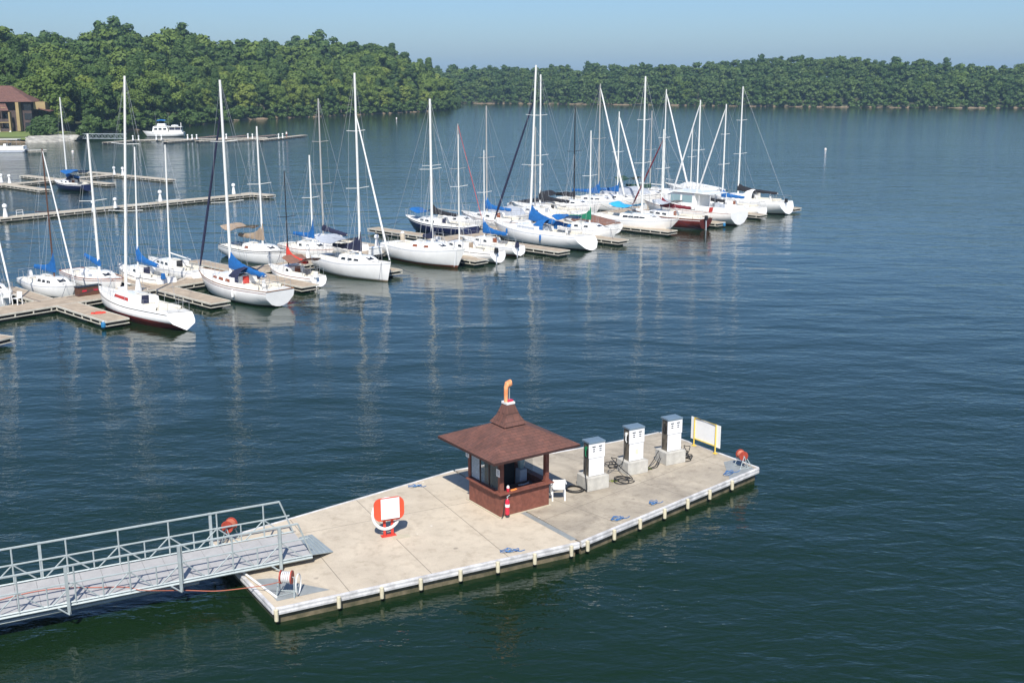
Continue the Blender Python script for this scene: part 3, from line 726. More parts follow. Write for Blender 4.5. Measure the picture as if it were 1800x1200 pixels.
# orange hose lying along the gangway and sagging to the corner reel
pts = [GP(13, .5, .05), GP(11, .75, .05), GP(9.2, .9, .05), GP(8.0, 1.1, .05), GP(7.1, 1.0, .05), GP(6.2, .6, .05), GP(5.4, .2, .05), GP(5.0, -.12, .0), at(330, 1037, .42), at(380, 1038, .40), at(430, 1033, .55), at(470, 1027, .85), at(492, 1022, 1.08)]
pp = []
for i in range(len(pts) - 1):
    p0, p1, p2, p3 = pts[max(i - 1, 0)], pts[i], pts[i + 1], pts[min(i + 2, len(pts) - 1)]
    for k in range(6):
        t = k / 6; pp.append(.5 * ((2 * p1) + (p2 - p0) * t + (2 * p0 - 5 * p1 + 4 * p2 - p3) * t * t + (3 * p1 - p0 - 3 * p2 + p3) * t ** 3))
tag(MB().tube(pp + [pts[-1]], .013, 6).build('hose', M['hosered'], smooth=True), 'long thin orange hose lying along the gangway and sagging to the corner reel', 'hose')
# ------------------------------------------------------------------ kiosk
KA = R(34.5); KC = (-.13, 36.69)
k = thing('kiosk', 'small red-brown wooden fuel kiosk with a wide shingled roof', 'kiosk', (KC[0], KC[1], DZ), KA)
H = 1.02; WH = .84
b = MB(); b.box((0, -H + .03, WH / 2), (2 * H, .06, WH)); b.box((-H + .03, 0, WH / 2), (.06, 2 * H - .125, WH)); b.box((H - .03, 0, WH / 2), (.06, 2 * H - .125, WH)); b.box((.35, H - .03, WH / 2), (1.3, .06, WH))
b.build('wall', M['kwood'], k, bevel=.004)
b = MB(); b.box((0, -H - .02, WH + .022), (2 * H + .22, .26, .04)); b.box((-H - .02, .022, WH + .022), (.26, 2 * H - .20, .04)); b.box((H + .02, .022, WH + .022), (.26, 2 * H - .20, .04)); b.build('counter_ledge', M['kwood'], k, bevel=.004)
b = MB(); b.box((0, 0, .012), (2 * H + .12, 2 * H + .12, .022)); b.build('base_strip', M['stain'], k)
for sx in (-1, 1):
    for sy in (-1, 1):
        MB().box((sx * (H - .075), sy * (H - .075), 1.615), (.15, .15, 1.46)).build('post', M['kwood'], k, bevel=.006)
EZ = 2.30; RW = 1.78; CWd = .36
b = MB()
rows = [[(-RW, -RW, EZ), (RW, -RW, EZ), (RW, RW, EZ), (-RW, RW, EZ)], [(-CWd, -CWd, EZ + .62), (CWd, -CWd, EZ + .62), (CWd, CWd, EZ + .62), (-CWd, CWd, EZ + .62)]]
b.loft(rows[::-1], closed=True, cap=True)
rf = b.build('roof', M['shingle'], k)
b = MB()
for a in range(4):
    c, s = math.cos(a * math.pi / 2), math.sin(a * math.pi / 2); b.box((c * (RW - .02), s * (RW - .02), EZ - .045), (.045, 2 * RW - (.0 if a % 2 else .09), .085), rz=a * math.pi / 2)
b.build('fascia', M['kdark'], rf)
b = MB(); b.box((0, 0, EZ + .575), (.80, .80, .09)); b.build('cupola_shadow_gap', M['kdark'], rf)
b = MB(); b.loft([[(-.47, -.47, EZ + .64), (.47, -.47, EZ + .64), (.47, .47, EZ + .64), (-.47, .47, EZ + .64)], [(-.30, -.30, EZ + .90), (.30, -.30, EZ + .90), (.30, .30, EZ + .90), (-.30, .30, EZ + .90)],
           [(-.15, -.15, EZ + 1.32), (.15, -.15, EZ + 1.32), (.15, .15, EZ + 1.32), (-.15, .15, EZ + 1.32)]][::-1], closed=True, cap=True)
cu = b.build('cupola', M['shingle'], k)
MB().box((0, 0, EZ + 1.36), (.34, .34, .075)).build('cap', M['pvc'], cu)
b = MB(); b.plate([(-1, -H + .07, .90), (.95, -H + .07, .90), (.95, -H + .07, 1.1), (-1, -H + .07, 1.1)], .01)
b = MB(); b.plate([(-H + .05, -.85, .9), (-H + .05, .85, .9), (-H + .05, .85, 2.1), (-H + .05, -.85, 2.1)], .012)
def glass_mat():
    m = bpy.data.materials.new('window_glass'); m.use_nodes = True; t = m.node_tree; bs = t.nodes['Principled BSDF']
    bs.inputs['Roughness'].default_value = .02; bs.inputs['Base Color'].default_value = (.25, .33, .33, 1); bs.inputs['Alpha'].default_value = .16; return m
M['pane'] = glass_mat()
b.build('window', M['pane'], k)
b = MB(); b.plate([(H - .05, -.1, .9), (H - .05, .85, .9), (H - .05, .85, 2.1), (H - .05, -.1, 2.1)], .012); b.build('window', M['pane'], k)
b = MB(); b.plate([(-.6, H - .09, .9), (.9, H - .09, .9), (.9, H - .09, 2.1), (-.6, H - .09, 2.1)], .012); b.build('window', M['pane'], k)
b = MB(); b.plate([(-H + .03, .30, .93), (-H + .03, .82, .93), (-H + .03, .82, 1.72), (-H + .03, .30, 1.72)], .006); wp = b.build('poster', mat('pale_printed_sheet', (.34, .42, .48), .6, .35, 14), k)
def small_sign(x, y, z, ang):
    b = MB(); b.box((x, y, z), (.20, .015, .26), rz=ang); b.build('sign', M['pvc'], k)
    b = MB()
    for q in range(4): b.box((x + math.sin(ang) * .011, y - math.cos(ang) * .011, z + .07 - q * .045), (.13, .004, .014), rz=ang)
    b.build('lettering', mat('blue_grey_ink%d' % 1, (.12, .18, .25), .6) if 'ink' not in M else M['ink'], k.children[-1])
b = MB()
for yy in (-.86, -.28, .29, .86): b.box((-H + .045, yy, 1.5), (.045, .04, 1.26))
b.box((-H + .045, 0, 2.11), (.045, 1.7, .05)); b.build('window_frame', M['kdark'], k)
b = MB(); b.box((0, -H + .075, 2.19), (1.72, .13, .09)); b.box((0, H - .075, 2.19), (1.72, .13, .09)); b.box((-H + .075, 0, 2.19), (.13, 1.72, .088)); b.box((H - .075, 0, 2.19), (.13, 1.72, .088)); b.build('eave_beam', M['kdark'], k)
small_sign(-H - .06, -.55 - .42, 1.60, -math.pi / 2); small_sign(-H - .06, .95, 1.74, -math.pi / 2)
# things inside and on the ledge
ca, sa = math.cos(KA), math.sin(KA)
def KW(x, y, z): return (KC[0] + x * ca - y * sa, KC[1] + x * sa + y * ca, DZ + z)
t = thing('cabinet', 'tall dark cabinet standing inside the kiosk', 'cabinet', KW(.0, .55, 0), KA)
MB().box((0, 0, .85), (.95, .5, 1.66)).build('case', M['blackbox'], t, bevel=.01)
b = MB(); b.box((-.23, -.262, .9), (.42, .02, 1.4)); b.box((.23, -.262, .9), (.42, .02, 1.4)); b.build('door', M['blackbox'], t)
t = thing('water_cooler', 'pale grey water cooler inside the kiosk', 'cooler', KW(.62, .1, 0), KA)
MB().box((0, 0, .55), (.3, .3, 1.1)).build('body', M['greyc'], t, bevel=.02); MB().lathe((0, 0, 1.1), [(.06, 0), (.12, .08), (.13, .3), (.1, .36)], 12).build('bottle', M['glassb'], t, smooth=True)
t = thing('desk', 'brown desk behind the kiosk counter', 'desk', KW(-.1, -.55, 0), KA)
MB().box((0, 0, .76), (1.5, .5, .04)).build('top', M['kdark'], t)
for sx in (-1, 1): MB().box((sx * .7, 0, .37), (.05, .45, .74)).build('leg', M['kdark'], t)
def chair(label, loc, rz, name='plastic_chair', m=None):
    m = m or M['pvc']; t = thing(name, label, 'chair', loc, rz)
    MB().box((0, 0, .42), (.44, .42, .03)).build('seat', m, t, bevel=.01)
    b = MB(); b.loft([[(x, .21 + .05 * (1 - (x / .22) ** 2) + .10 * (z - .42), z) for x in np.linspace(-.22, .22, 6)] for z in (.44, .6, .72, .82)]); b.loft([[(x, .235 + .05 * (1 - (x / .22) ** 2) + .10 * (z - .42), z) for x in np.linspace(.22, -.22, 6)] for z in (.44, .6, .72, .82)]); b.build('backrest', m, t, smooth=True)
    for sx in (-1, 1):
        for sy in (-1, 1): MB().box((sx * .22, sy * .2, .21), (.05, .05, .42), taper=.8).build('leg', m, t)
        b = MB(); b.tube([(sx * .25, -.2, .2), (sx * .26, -.2, .62), (sx * .26, .22, .64)], .022, 5); b.build('armrest', m, t, smooth=True)
    return t
chair('white plastic armchair standing against the right side of the kiosk', (*tuple(at(981, 876, DZ))[:2], DZ), KA + 2.6)
chair('pale chair behind the counter inside the kiosk', KW(.28, -.28, 0), KA + math.pi, m=M['greyc'])
t = thing('drink_cup', 'red and white cup on the kiosk counter by the front post', 'cup', KW(-.72, -H - .02, WH + .045), KA)
MB().lathe((0, 0, 0), [(.045, 0), (.06, .12), (.062, .13)], 12).build('cup', M['ext'], t, smooth=True); MB().lathe((0, 0, .13), [(.05, 0), (.05, .05), (.02, .09)], 12).build('lid', M['pvc'], t, smooth=True)
t = thing('gloves', 'orange glove lying on the kiosk counter', 'glove', KW(-.52, -H - .02, WH + .045), KA)
MB().box((0, 0, .02), (.18, .09, .04), taper=.7).build('palm', M['orange'], t, bevel=.012)
for q in range(4): MB().tube([(.08, -.035 + q * .024, .02), (.15, -.04 + q * .028, .025)], .012, 5).build('finger', M['orange'], t)
t.name = 'glove'
fx = thing('fire_extinguisher', 'red fire extinguisher with a white band at the front corner of the kiosk', 'fire extinguisher', KW(-H + .17, -H - .17, .14), KA)
MB().lathe((0, 0, 0), [(.07, 0), (.082, .03), (.082, .46), (.05, .54), (.03, .57)], 16).build('cylinder', M['ext'], fx, smooth=True)
MB().lathe((0, 0, .28), [(.0835, 0), (.0835, .10)], 16).build('band', M['pvc'], fx, smooth=True)
MB().lathe((0, 0, -.03), [(.065, 0), (.072, .03)], 14).build('base_ring', M['rubber'], fx)
b = MB(); b.box((0, 0, .60), (.035, .035, .06)); b.tube([(-.02, 0, .63), (.10, 0, .68)], .012, 5); b.build('handle', M['galv'], fx)
MB().tube([(0, 0, .6), (-.1, 0, .55), (-.14, 0, .35), (-.16, 0, .1), (-.22, .02, -.1)], .014, 5).build('hose', M['rubber'], fx, smooth=True)
# the orange horn-shaped figure on the roof peak
ho = thing('roof_ornament', 'orange hook-shaped ornament with a round head on the kiosk roof peak', 'ornament', KW(0, 0, EZ + 1.40), KA + .1)
MB().box((.02, 0, .03), (.24, .22, .05)).build('base', M['ext'], ho, bevel=.01)
b = MB(); b.tube([(-.10, 0, .0), (-.10, 0, .30), (-.09, 0, .52), (-.04, 0, .63), (.04, 0, .64), (.08, 0, .56)], [.07, .072, .08, .10, .13, .095], 12); b.build('neck', mat('orange_painted_horn', (.80, .22, .08), .45, .25, 5, col2=(.80, .42, .20)), ho, smooth=True)
MB().tube([(.05, 0, .06), (.055, 0, .5)], .018, 6).build('rod', M['galv'], ho)
# ------------------------------------------------------------------ fuel pumps
def pump(cx, cy, ang, label, nozzle, hose_pts, patch=False, coil=None):
    t = thing('fuel_pump', label, 'fuel pump', (cx, cy, DZ), ang, 'white fuel pumps in a row')
    MB().box((0, 0, .25), (.92, .74, .50)).build('concrete_block', M['conc'], t, bevel=.015)
    b = MB(); x0, x1, y0, y1 = -.29, .29, -.22, .20; z0, z1, z2 = .50, 1.18, 1.74
    MB().box((0, -.01, (z0 + z2) / 2), (.60, .38, z2 - z0)).build('body', M['pumps'], t)
    b = MB(); b.box((0, -.213, .845), (.64, .03, .66)); b.build('lower_panel', M['pumpw'], t, bevel=.006)
    up = MB().box((0, -.222, 1.465), (.68, .05, .55)).build('display_panel', M['pumpw'], t, bevel=.008)
    for r_, zz in enumerate((1.62, 1.53, 1.45)):
        for sx in (-1, 1): MB().box((sx * .14, -.252, zz), (.14 if r_ == 0 else .09, .008, .035 if r_ == 0 else .028)).build('readout', M['black'], up)
    MB().box((0, .205, 1.12), (.56, .03, 1.2)).build('rear_panel', M['pumpw'], t)
    MB().box((0, -.015, z2 + .035), (.70, .50, .07)).build('top_cap', M['pumpt'], t, bevel=.008)
    n = MB(); n.tube([(-.30, -.02, 1.50), (-.36, -.04, 1.46), (-.37, -.05, 1.30), (-.33, -.05, 1.22)], .022, 6); n.box((-.34, -.03, 1.53), (.09, .06, .13)); n.build('nozzle', nozzle, t, smooth=False)
    b = MB(); b.box((-.30, -.03, 1.35), (.05, .16, .34)); b.build('nozzle_holder', M['rubber'], t)
    loc = Matrix.Translation((cx, cy, DZ)) @ Matrix.Rotation(ang, 4, 'Z'); inv = loc.inverted()
    if patch: MB().box((.02, -.2285, .85), (.13, .004, .20)).build('sticker', M['yellow'].copy() if 0 else mat('faded_sticker', (.80, .72, .50), .5, .1, 8), t)
    hp = [Vector(q) for q in hose_pts]
    pp = []
    for i in range(len(hp) - 1):
        p0, p1, p2, p3 = hp[max(i - 1, 0)], hp[i], hp[i + 1], hp[min(i + 2, len(hp) - 1)]
        for kk in range(5):
            s = kk / 5; pp.append(.5 * ((2 * p1) + (p2 - p0) * s + (2 * p0 - 5 * p1 + 4 * p2 - p3) * s * s + (3 * p1 - p0 - 3 * p2 + p3) * s ** 3))
    MB().tube(pp + [hp[-1]], .017, 6).build('hose', M['rubber'], t, smooth=True)
    return inv
def coil(cx, cy, r, turns, jit, seed, ex=1.0, lift=.03):
    rg = np.random.default_rng(seed); out = []
    for kk in range(int(turns * 10)):
        a = kk * .6283; o = int(kk / 10)
        dx, dy = rg.normal(size=2) * jit * (1 if kk % 10 == 0 else 0) if 0 else (jit * math.sin(o * 2.1 + seed), jit * math.cos(o * 1.7 + seed))
        rr = r * (1 - .10 * (o % 3)); out.append((cx + dx + rr * ex * math.cos(a), cy + dy + rr * math.sin(a), .02 + lift * (o % 3)))
    return out
PA = R(29)
def loc_of(cx, cy, px, py, ang=PA):
    g = at(px, py, DZ); dx, dy = g.x - cx, g.y - cy; c, s = math.cos(-ang), math.sin(-ang); return (dx * c - dy * s, dx * s + dy * c)
p1, p2, p3 = (2.95, 38.22), (4.57, 39.86), (6.16, 40.98)
l = loc_of(*p1, 1010, 861)
pump(*p1, PA, 'white fuel pump nearest the kiosk with a green nozzle', mat('green_nozzle', (.01, .16, .07), .5), [(-.33, -.05, 1.22), (-.42, -.12, .9), (-.50, -.3, .5), (-.55, -.45, .12)] + coil(l[0], l[1], .34, 4.6, .025, 1))
l = loc_of(*p2, 1094, 845); l2 = loc_of(*p2, 1076, 818)
pump(*p2, PA, 'middle white fuel pump with a faded sticker low on its front', M['pvc'], [(-.33, -.05, 1.22), (-.44, -.1, .9), (-.55, -.1, .45), (-.72, .1, .3), (-.9, .15, .5), (-1.05, .0, .3)] + coil(l2[0], l2[1], .20, 2.3, .10, 3, 1.2, .09) + [(-.7, -.4, .3), (-.55, -.55, .15)] + coil(l[0], l[1], .30, 3.6, .14, 2), True)
l = loc_of(*p3, 1205, 806); l2 = loc_of(*p3, 1212, 795)
pump(*p3, PA, 'white fuel pump farthest from the kiosk nearest the white board', M['rubber'], [(.31, 0, 1.1), (.42, .02, .9), (.48, 0, .55), (.62, -.1, .2)] + coil(l2[0] - .05, l2[1] + .1, .16, 1.4, .1, 5, 1, .15) + coil(l[0], l[1], .20, 3.2, .17, 4, 1.3))
t = thing('hose', 'loose black hose looped between the middle and farthest pumps', 'hose', (5.35, 40.35, DZ))
MB().tube([(-.35, -.2, .02), (-.1, -.05, .02), (.1, .1, .25), (.3, .3, .55), (.33, .2, .3), (.15, 0, .03), (-.1, -.25, .02), (-.2, -.4, .02), (-.05, -.3, .02), (.2, -.1, .02), (.38, .15, .3)], .017, 6).build('tube', M['rubber'], t, smooth=True)
# weeds in the joint
rg = np.random.default_rng(9)
for (x, y, lab) in [(1140, 824, 'small green weed tuft at the foot of the farthest pump block'), (1078, 846, 'low green weed tuft between the black hoses')]:
    g = at(x, y, DZ); b = MB()
    for q in range(60):
        a = rg.uniform(0, 6.28); r_ = rg.uniform(0, .16); h = rg.uniform(.02, .07); p = Vector((g.x + r_ * math.cos(a), g.y + r_ * math.sin(a), DZ)); d = Vector((math.cos(a), math.sin(a), 0)) * .02
        b.add([p - d, p + d, p + Vector((rg.normal() * .02, rg.normal() * .02, h))], [(0, 1, 2)])
    tag(b.build('weed', M['leaf_light']), lab, 'weed')
# ------------------------------------------------------------------ board, life ring station
A_, B_ = V2((7.39, 42.86), DZ), V2((8.07, 41.88), DZ); dd = (B_ - A_).normalized(); nn = Vector((dd.y, -dd.x, 0))
if nn.y > 0: nn = -nn
t = thing('notice_board', 'blank white board on a yellow pipe frame at the far end of the fuel dock', 'board', tuple((A_ + B_) / 2), math.atan2(dd.y, dd.x))
MB().box((0, .03, .73), (1.64, .02, .92)).build('panel', M['gel'], t)
MB().tube([(-.6, -.01, 0), (-.6, -.01, 1.2), (.6, -.01, 1.2), (.6, -.01, 0)], .026, 8).tube([(-.6, -.01, .32), (.6, -.01, .32)], .022, 8).box((-.6, 0, .02), (.14, .14, .03)).box((.6, 0, .02), (.14, .14, .03)).build('frame', M['yellow'], t, smooth=True)
g = at(683, 941, DZ)
t = thing('life_ring_stand', 'red stand with a white life ring and white sign on the left barge', 'life ring stand', (g.x, g.y, DZ), aG - .08)
for sx in (-1, 1): MB().box((sx * .13 - .0, 0, .40), (.085, .06, .80)).build('post', M['redc'], t, bevel=.006)
MB().box((0, 0, .012), (.5, .2, .02)).build('foot', M['redc'], t)
def rrect(w_, h_, r_, n=6):
    out = []
    for cx, cy, a0 in ((w_ - r_, h_ - r_, 0), (-w_ + r_, h_ - r_, 90), (-w_ + r_, -h_ + r_, 180), (w_ - r_, -h_ + r_, 270)):
        for q in range(n + 1): a = R(a0 + 90 * q / n); out.append((cx + r_ * math.cos(a), cy + r_ * math.sin(a)))
    return out
pts = rrect(.50, .38, .22); b = MB(); n = len(pts)
b.add([(x, -.17, z + .98) for x, z in pts] + [(x, -.09, z + .98) for x, z in pts], [tuple(range(n)), tuple(range(n, 2 * n))[::-1]] + [(i, n + i, n + (i + 1) % n, (i + 1) % n) for i in range(n)])
M['ringred'] = mat('orange_red_board', (.72, .085, .035), .5, .12, 4)
b.build('backing_board', M['ringred'], t)
b = MB(); b.tube([(.45 * math.cos(a) - .06, -.02, .78 + .52 * math.sin(a)) for a in np.linspace(0, 6.283, 33)[:-1]], .055, 8, close=True); b.build('life_ring', M['pvc'], t, smooth=True)
b = MB(); b.box((.02, -.215, 1.02), (.62, .02, .70)); sg = b.build('sign_panel', M['pvc'], t, bevel=.005)
b = MB()
for q in range(3): b.box((.02, -.2265, .80 + q * .05), (.40 - .06 * (q % 2), .003, .012))
b.build('lettering', mat('faint_sign_print', (.55, .50, .50), .6), sg)
MB().lathe((.02, -.02, .52), [(.05, 0), (.05, .22)], 10).build('canister', M['pvc'], t)
# ------------------------------------------------------------------ floating piers
def wfrom(root):
    return Matrix.LocRotScale(root.location, root.rotation_euler, None).inverted()
def slab(root, a, e, wd, z=.50, name='deck', m=None, detail=1, frame=True, trim=(1, 1)):
    """one straight run of dock from a to e (centre line), its edge frame and floats"""
    m = m or M['planks']; a = Vector((a[0], a[1], 0)); e = Vector((e[0], e[1], 0)); d = e - a; L = d.length; d.normalize(); n = Vector((-d.y, d.x, 0)); ang = math.atan2(d.y, d.x); mid = (a + e) / 2
    b = MB(); nbk = max(2, int(L / 2.4))
    for q in range(nbk):
        c = a + d * (L * (q + .5) / nbk); b.box(c + Vector((0, 0, z - .035)), (L / nbk - .025, wd - .16, .07), rz=ang)
    dk = wb(b, name, m, root)
    inv = wfrom(root)
    if frame:
        b = MB()
        for s in (-1, 1):
            b.box(mid + n * s * (wd / 2 - .04) + Vector((0, 0, z - .045)), (L, .08, .10), rz=ang)
            b.box(mid + n * s * (wd / 2 - .04) + Vector((0, 0, z - .30)), (L, .05, .05), rz=ang)
            for t in np.arange(.05, L, 1.22): b.box(a + d * t + n * s * (wd / 2 - .04) + Vector((0, 0, z - .19)), (.07, .06, .17), rz=ang)
        b.box(e + d * (-.02) + Vector((0, 0, z - .047)), (.06, wd - .17, .09), rz=ang)
        b.box(e + d * (-.03) + Vector((0, 0, z - .30)), (.05, wd - .17, .05), rz=ang)
        fr = b.build('edge_frame', M['edge'], dk); fr.data.transform(inv)
    b = MB()
    for t in np.arange(.9, L - .3, 2.44): b.box(a + d * t + Vector((0, 0, z / 2 - .30)), (1.3, wd - .30, z - .06), rz=ang)
    b.box(mid + Vector((0, 0, z - .22)), (L - .1, wd - .5, .2), rz=ang)
    fl = b.build('floats', M['float'], dk); fl.data.transform(inv)
    fl['kind'] = 'stuff' if 0 else ''
    del fl['kind']
    return dk
def edge_v(u): return -.085 * u
near_f = [(.75, 7.0), (8.2, 6.6), (15.9, 6.0), (24.3, 5.4), (32.6, 6.5), (41.0, 8.1), (49.7, 7.7), (58.1, 7.1), (66.8, 6.9), (75.8, 6.3), (84.0, 5.8)]
far_f = [(.3, -9.0), (8.0, -9.6), (16.0, -10.4), (23.6, -11.4), (31.5, -12.4), (39.2, -15.9), (47.5, -15.5), (55.5, -16.5), (63.5, -17.5), (71.5, -18.0), (79.5, -18.5)]
PW = 2.6
pier = thing('floating_pier', 'main floating pier with boat slips on both sides', 'pier', tuple(W(40, -4.5)), 0)
slab(pier, W(-9, edge_v(-9) - PW / 2), W(86, edge_v(86) - PW / 2), PW, name='walkway')
for u_, vt in near_f: slab(pier, W(u_, edge_v(u_) + .04), W(u_, vt), 1.55, name='finger')
for u_, vt in far_f: slab(pier, W(u_, edge_v(u_) - PW - .04), W(u_, vt), 1.4, name='finger')
# a corner of another pier at the left frame edge
g0, g1 = at(-60, 590, .5), at(8, 596, .5)
pc = thing('floating_pier', 'short corner of a nearer pier cut off by the left frame edge', 'pier', (g0.x, g0.y, 0), 0)
slab(pc, (g0.x - .4, g0.y + .6), (g1.x - .1, g1.y + .1), 1.5, name='walkway')
# second pier: single long walkway with a short T head
pB = thing('floating_pier', 'long narrow empty pier between the sailboats and the far left docks', 'pier', tuple(at(240, 365)), 0)
a_, e_ = at(-110, 394, .4), at(436, 341.5, .4); slab(pB, a_, e_, 1.7, z=.45, m=M['planks2'])
dB = (e_ - a_).normalized(); nB = Vector((dB.y, -dB.x, 0)); slab(pB, e_ + dB * .75 - nB * 1.5, at(477, 343.5, .4), 1.5, z=.445, name='head', m=M['planks2'])
# third dock
pC = thing('floating_pier', 'small branching pier with three fingers behind the long narrow pier', 'pier', tuple(at(110, 316)), 0)
slab(pC, at(-60, 331, .4), at(205, 306.5, .4), 1.6, z=.45, m=M['planks2'], name='walkway')
for q, (p0, p1) in enumerate([((0, 322.5), (80, 334)), ((42, 308.5), (108, 316)), ((118, 315.5), (196, 323)), ((143, 301.5), (205, 306)), ((207, 307), (302, 316))]):
    slab(pC, at(*p0, .4), at(*p1, .4), 1.5, z=.44 - .005 * q, m=M['planks2'], name='finger')
# far guest dock
pD = thing('floating_pier', 'distant sawtooth guest dock with white pedestals near the wooded shore', 'pier', tuple(at(380, 243)), 0)
slab(pD, at(235, 246.5, .4), at(470, 242.5, .4), 1.8, z=.45, m=M['planks2'], name='walkway')
slab(pD, at(458, 246, .4), at(535, 237.5, .4), 1.8, z=.44, m=M['planks2'], name='walkway')
for q, (p0, p1) in enumerate([((184, 250.5), (245, 246)), ((290, 249.2), (350, 244.4)), ((347, 248), (412, 243.5)), ((400, 247), (465, 243))]):
    slab(pD, at(*p0, .4), at(*p1, .4), 1.6, z=.435 - .005 * q, m=M['planks2'], name='finger')
for q, (p0, p1) in enumerate([((330, 244.5), (380, 239)), ((385, 243), (432, 238)), ((430, 242.5), (484, 237))]):
    slab(pD, at(*p0, .4), at(*p1, .4), 1.4, z=.43 - .005 * q, m=M['brownc'], name='finger')
# shore gangway
a_, e_ = at(148, 249, 0), at(222, 247.5, 0)
sg_ = thing('gangway', 'distant grey truss gangway from the shore to the guest dock', 'gangway', tuple(a_), 0)
z0, z1 = .75, .50; d = (e_ - a_); b = MB(); b.plate([a_ + Vector((0, .7, z0)), e_ + Vector((0, .7, z1)), e_ + Vector((0, -.7, z1)), a_ + Vector((0, -.7, z0))], .08); wb(b, 'deck', M['galv'], sg_)
for s_ in (-.75, .75):
    b = MB(); n_ = 14
    b.tube([a_ + Vector((0, s_, z0 + 1.1)), e_ + Vector((0, s_, z1 + 1.1))], .05, 4); b.tube([a_ + Vector((0, s_, z0)), e_ + Vector((0, s_, z1))], .05, 4)
    for q in range(n_):
        f0, f1 = q / n_, (q + 1) / n_; lo = a_ + d * f0 + Vector((0, s_, z0 + (z1 - z0) * f0)); hi = a_ + d * f1 + Vector((0, s_, z0 + (z1 - z0) * f1 + 1.1))
        if q % 2: b.tube([lo + Vector((0, 0, 1.1)), hi - Vector((0, 0, 1.1))], .035, 4)
        else: b.tube([lo, hi], .035, 4)
    wb(b, 'truss_side', M['galv'], sg_)
# power pedestals, shaped like little white bottles
ped_p = None
def pedestal(p, s, label, grp='white power pedestals on the piers'):
    global ped_p
    if ped_p is None:
        t = thing('power_pedestal', label, 'pedestal', p, 0, grp)
        MB().lathe((0, 0, 0), [(.21, 0), (.21, .10), (.15, .45), (.11, .72), (.10, .80)], 14).build('base', M['pvc'], t, smooth=True)
        MB().lathe((0, 0, .80), [(.10, 0), (.19, .05), (.21, .16), (.17, .27), (.07, .34)], 14).build('head', M['pvc'], t, smooth=True)
        ped_p = t
    else: t = dup(ped_p, p, random.uniform(0, 3), label, grp)
    t.scale = (s, s, s); return t
side = lambda n_: ['leftmost', 'second', 'third', 'fourth', 'fifth', 'sixth', 'seventh', 'eighth', 'ninth', 'tenth', 'eleventh', 'twelfth'][n_]
for i, (x, y, s) in enumerate([(10, 381.5, 1.25), (165, 372, 1.15), (203, 365.5, 1.05), (282, 354, 1.2), (411, 341, 1.2)]):
    g = at(x, y, .45); pedestal((g.x, g.y, .45), s, '%s white bottle-shaped pedestal from the left on the long narrow pier' % side(i))
for i, (x, y) in enumerate([(3, 321), (17, 322), (201, 307), (216, 308)]):
    g = at(x, y, .45); pedestal((g.x, g.y, .45), 1.1, '%s white pedestal from the left on the branching pier' % side(i))
for i, (x, y) in enumerate([(234, 247), (244, 247), (275, 246), (284, 246), (330, 245), (338, 245.5), (346, 245), (398, 244), (436, 243.5), (444, 243.8), (452, 243.5), (490, 243.8), (497, 243)]):
    g = at(x, y, .45); pedestal((g.x, g.y, .45), 1.05, ('%s white pedestal from the left on the distant guest dock' % side(i)) if i < 12 else 'white pedestal next to the person on the distant guest dock')
for i, (u_, v_, s) in enumerate([(6.3, -.95, 1.15), (30.6, -4.6, 1.1), (22.8, -3.9, 1.0), (47.0, -5.9, 1)]):
    p = W(u_, v_, .5); pedestal(tuple(p), s, ['white pedestal on the main pier behind the boat with the red side window', 'white pedestal on the main pier left of the boat with the brown waterline', 'white pedestal on the main pier behind the boat with the grey awning', 'white pedestal on the main pier beside the boat with the long blue boom cover'][i])
# small bench-like rack on the long pier
g = at(35, 379, .45); t = thing('cleat_rack', 'small white pipe rack beside the leftmost pedestal of the long narrow pier', 'rack', (g.x, g.y, .45), R(45))
MB().tube([(-.35, 0, 0), (-.35, 0, .6), (.35, 0, .6), (.35, 0, 0)], .03, 6).tube([(-.35, 0, .35), (.35, 0, .35)], .025, 5).build('frame', M['pvc'], t, smooth=True)
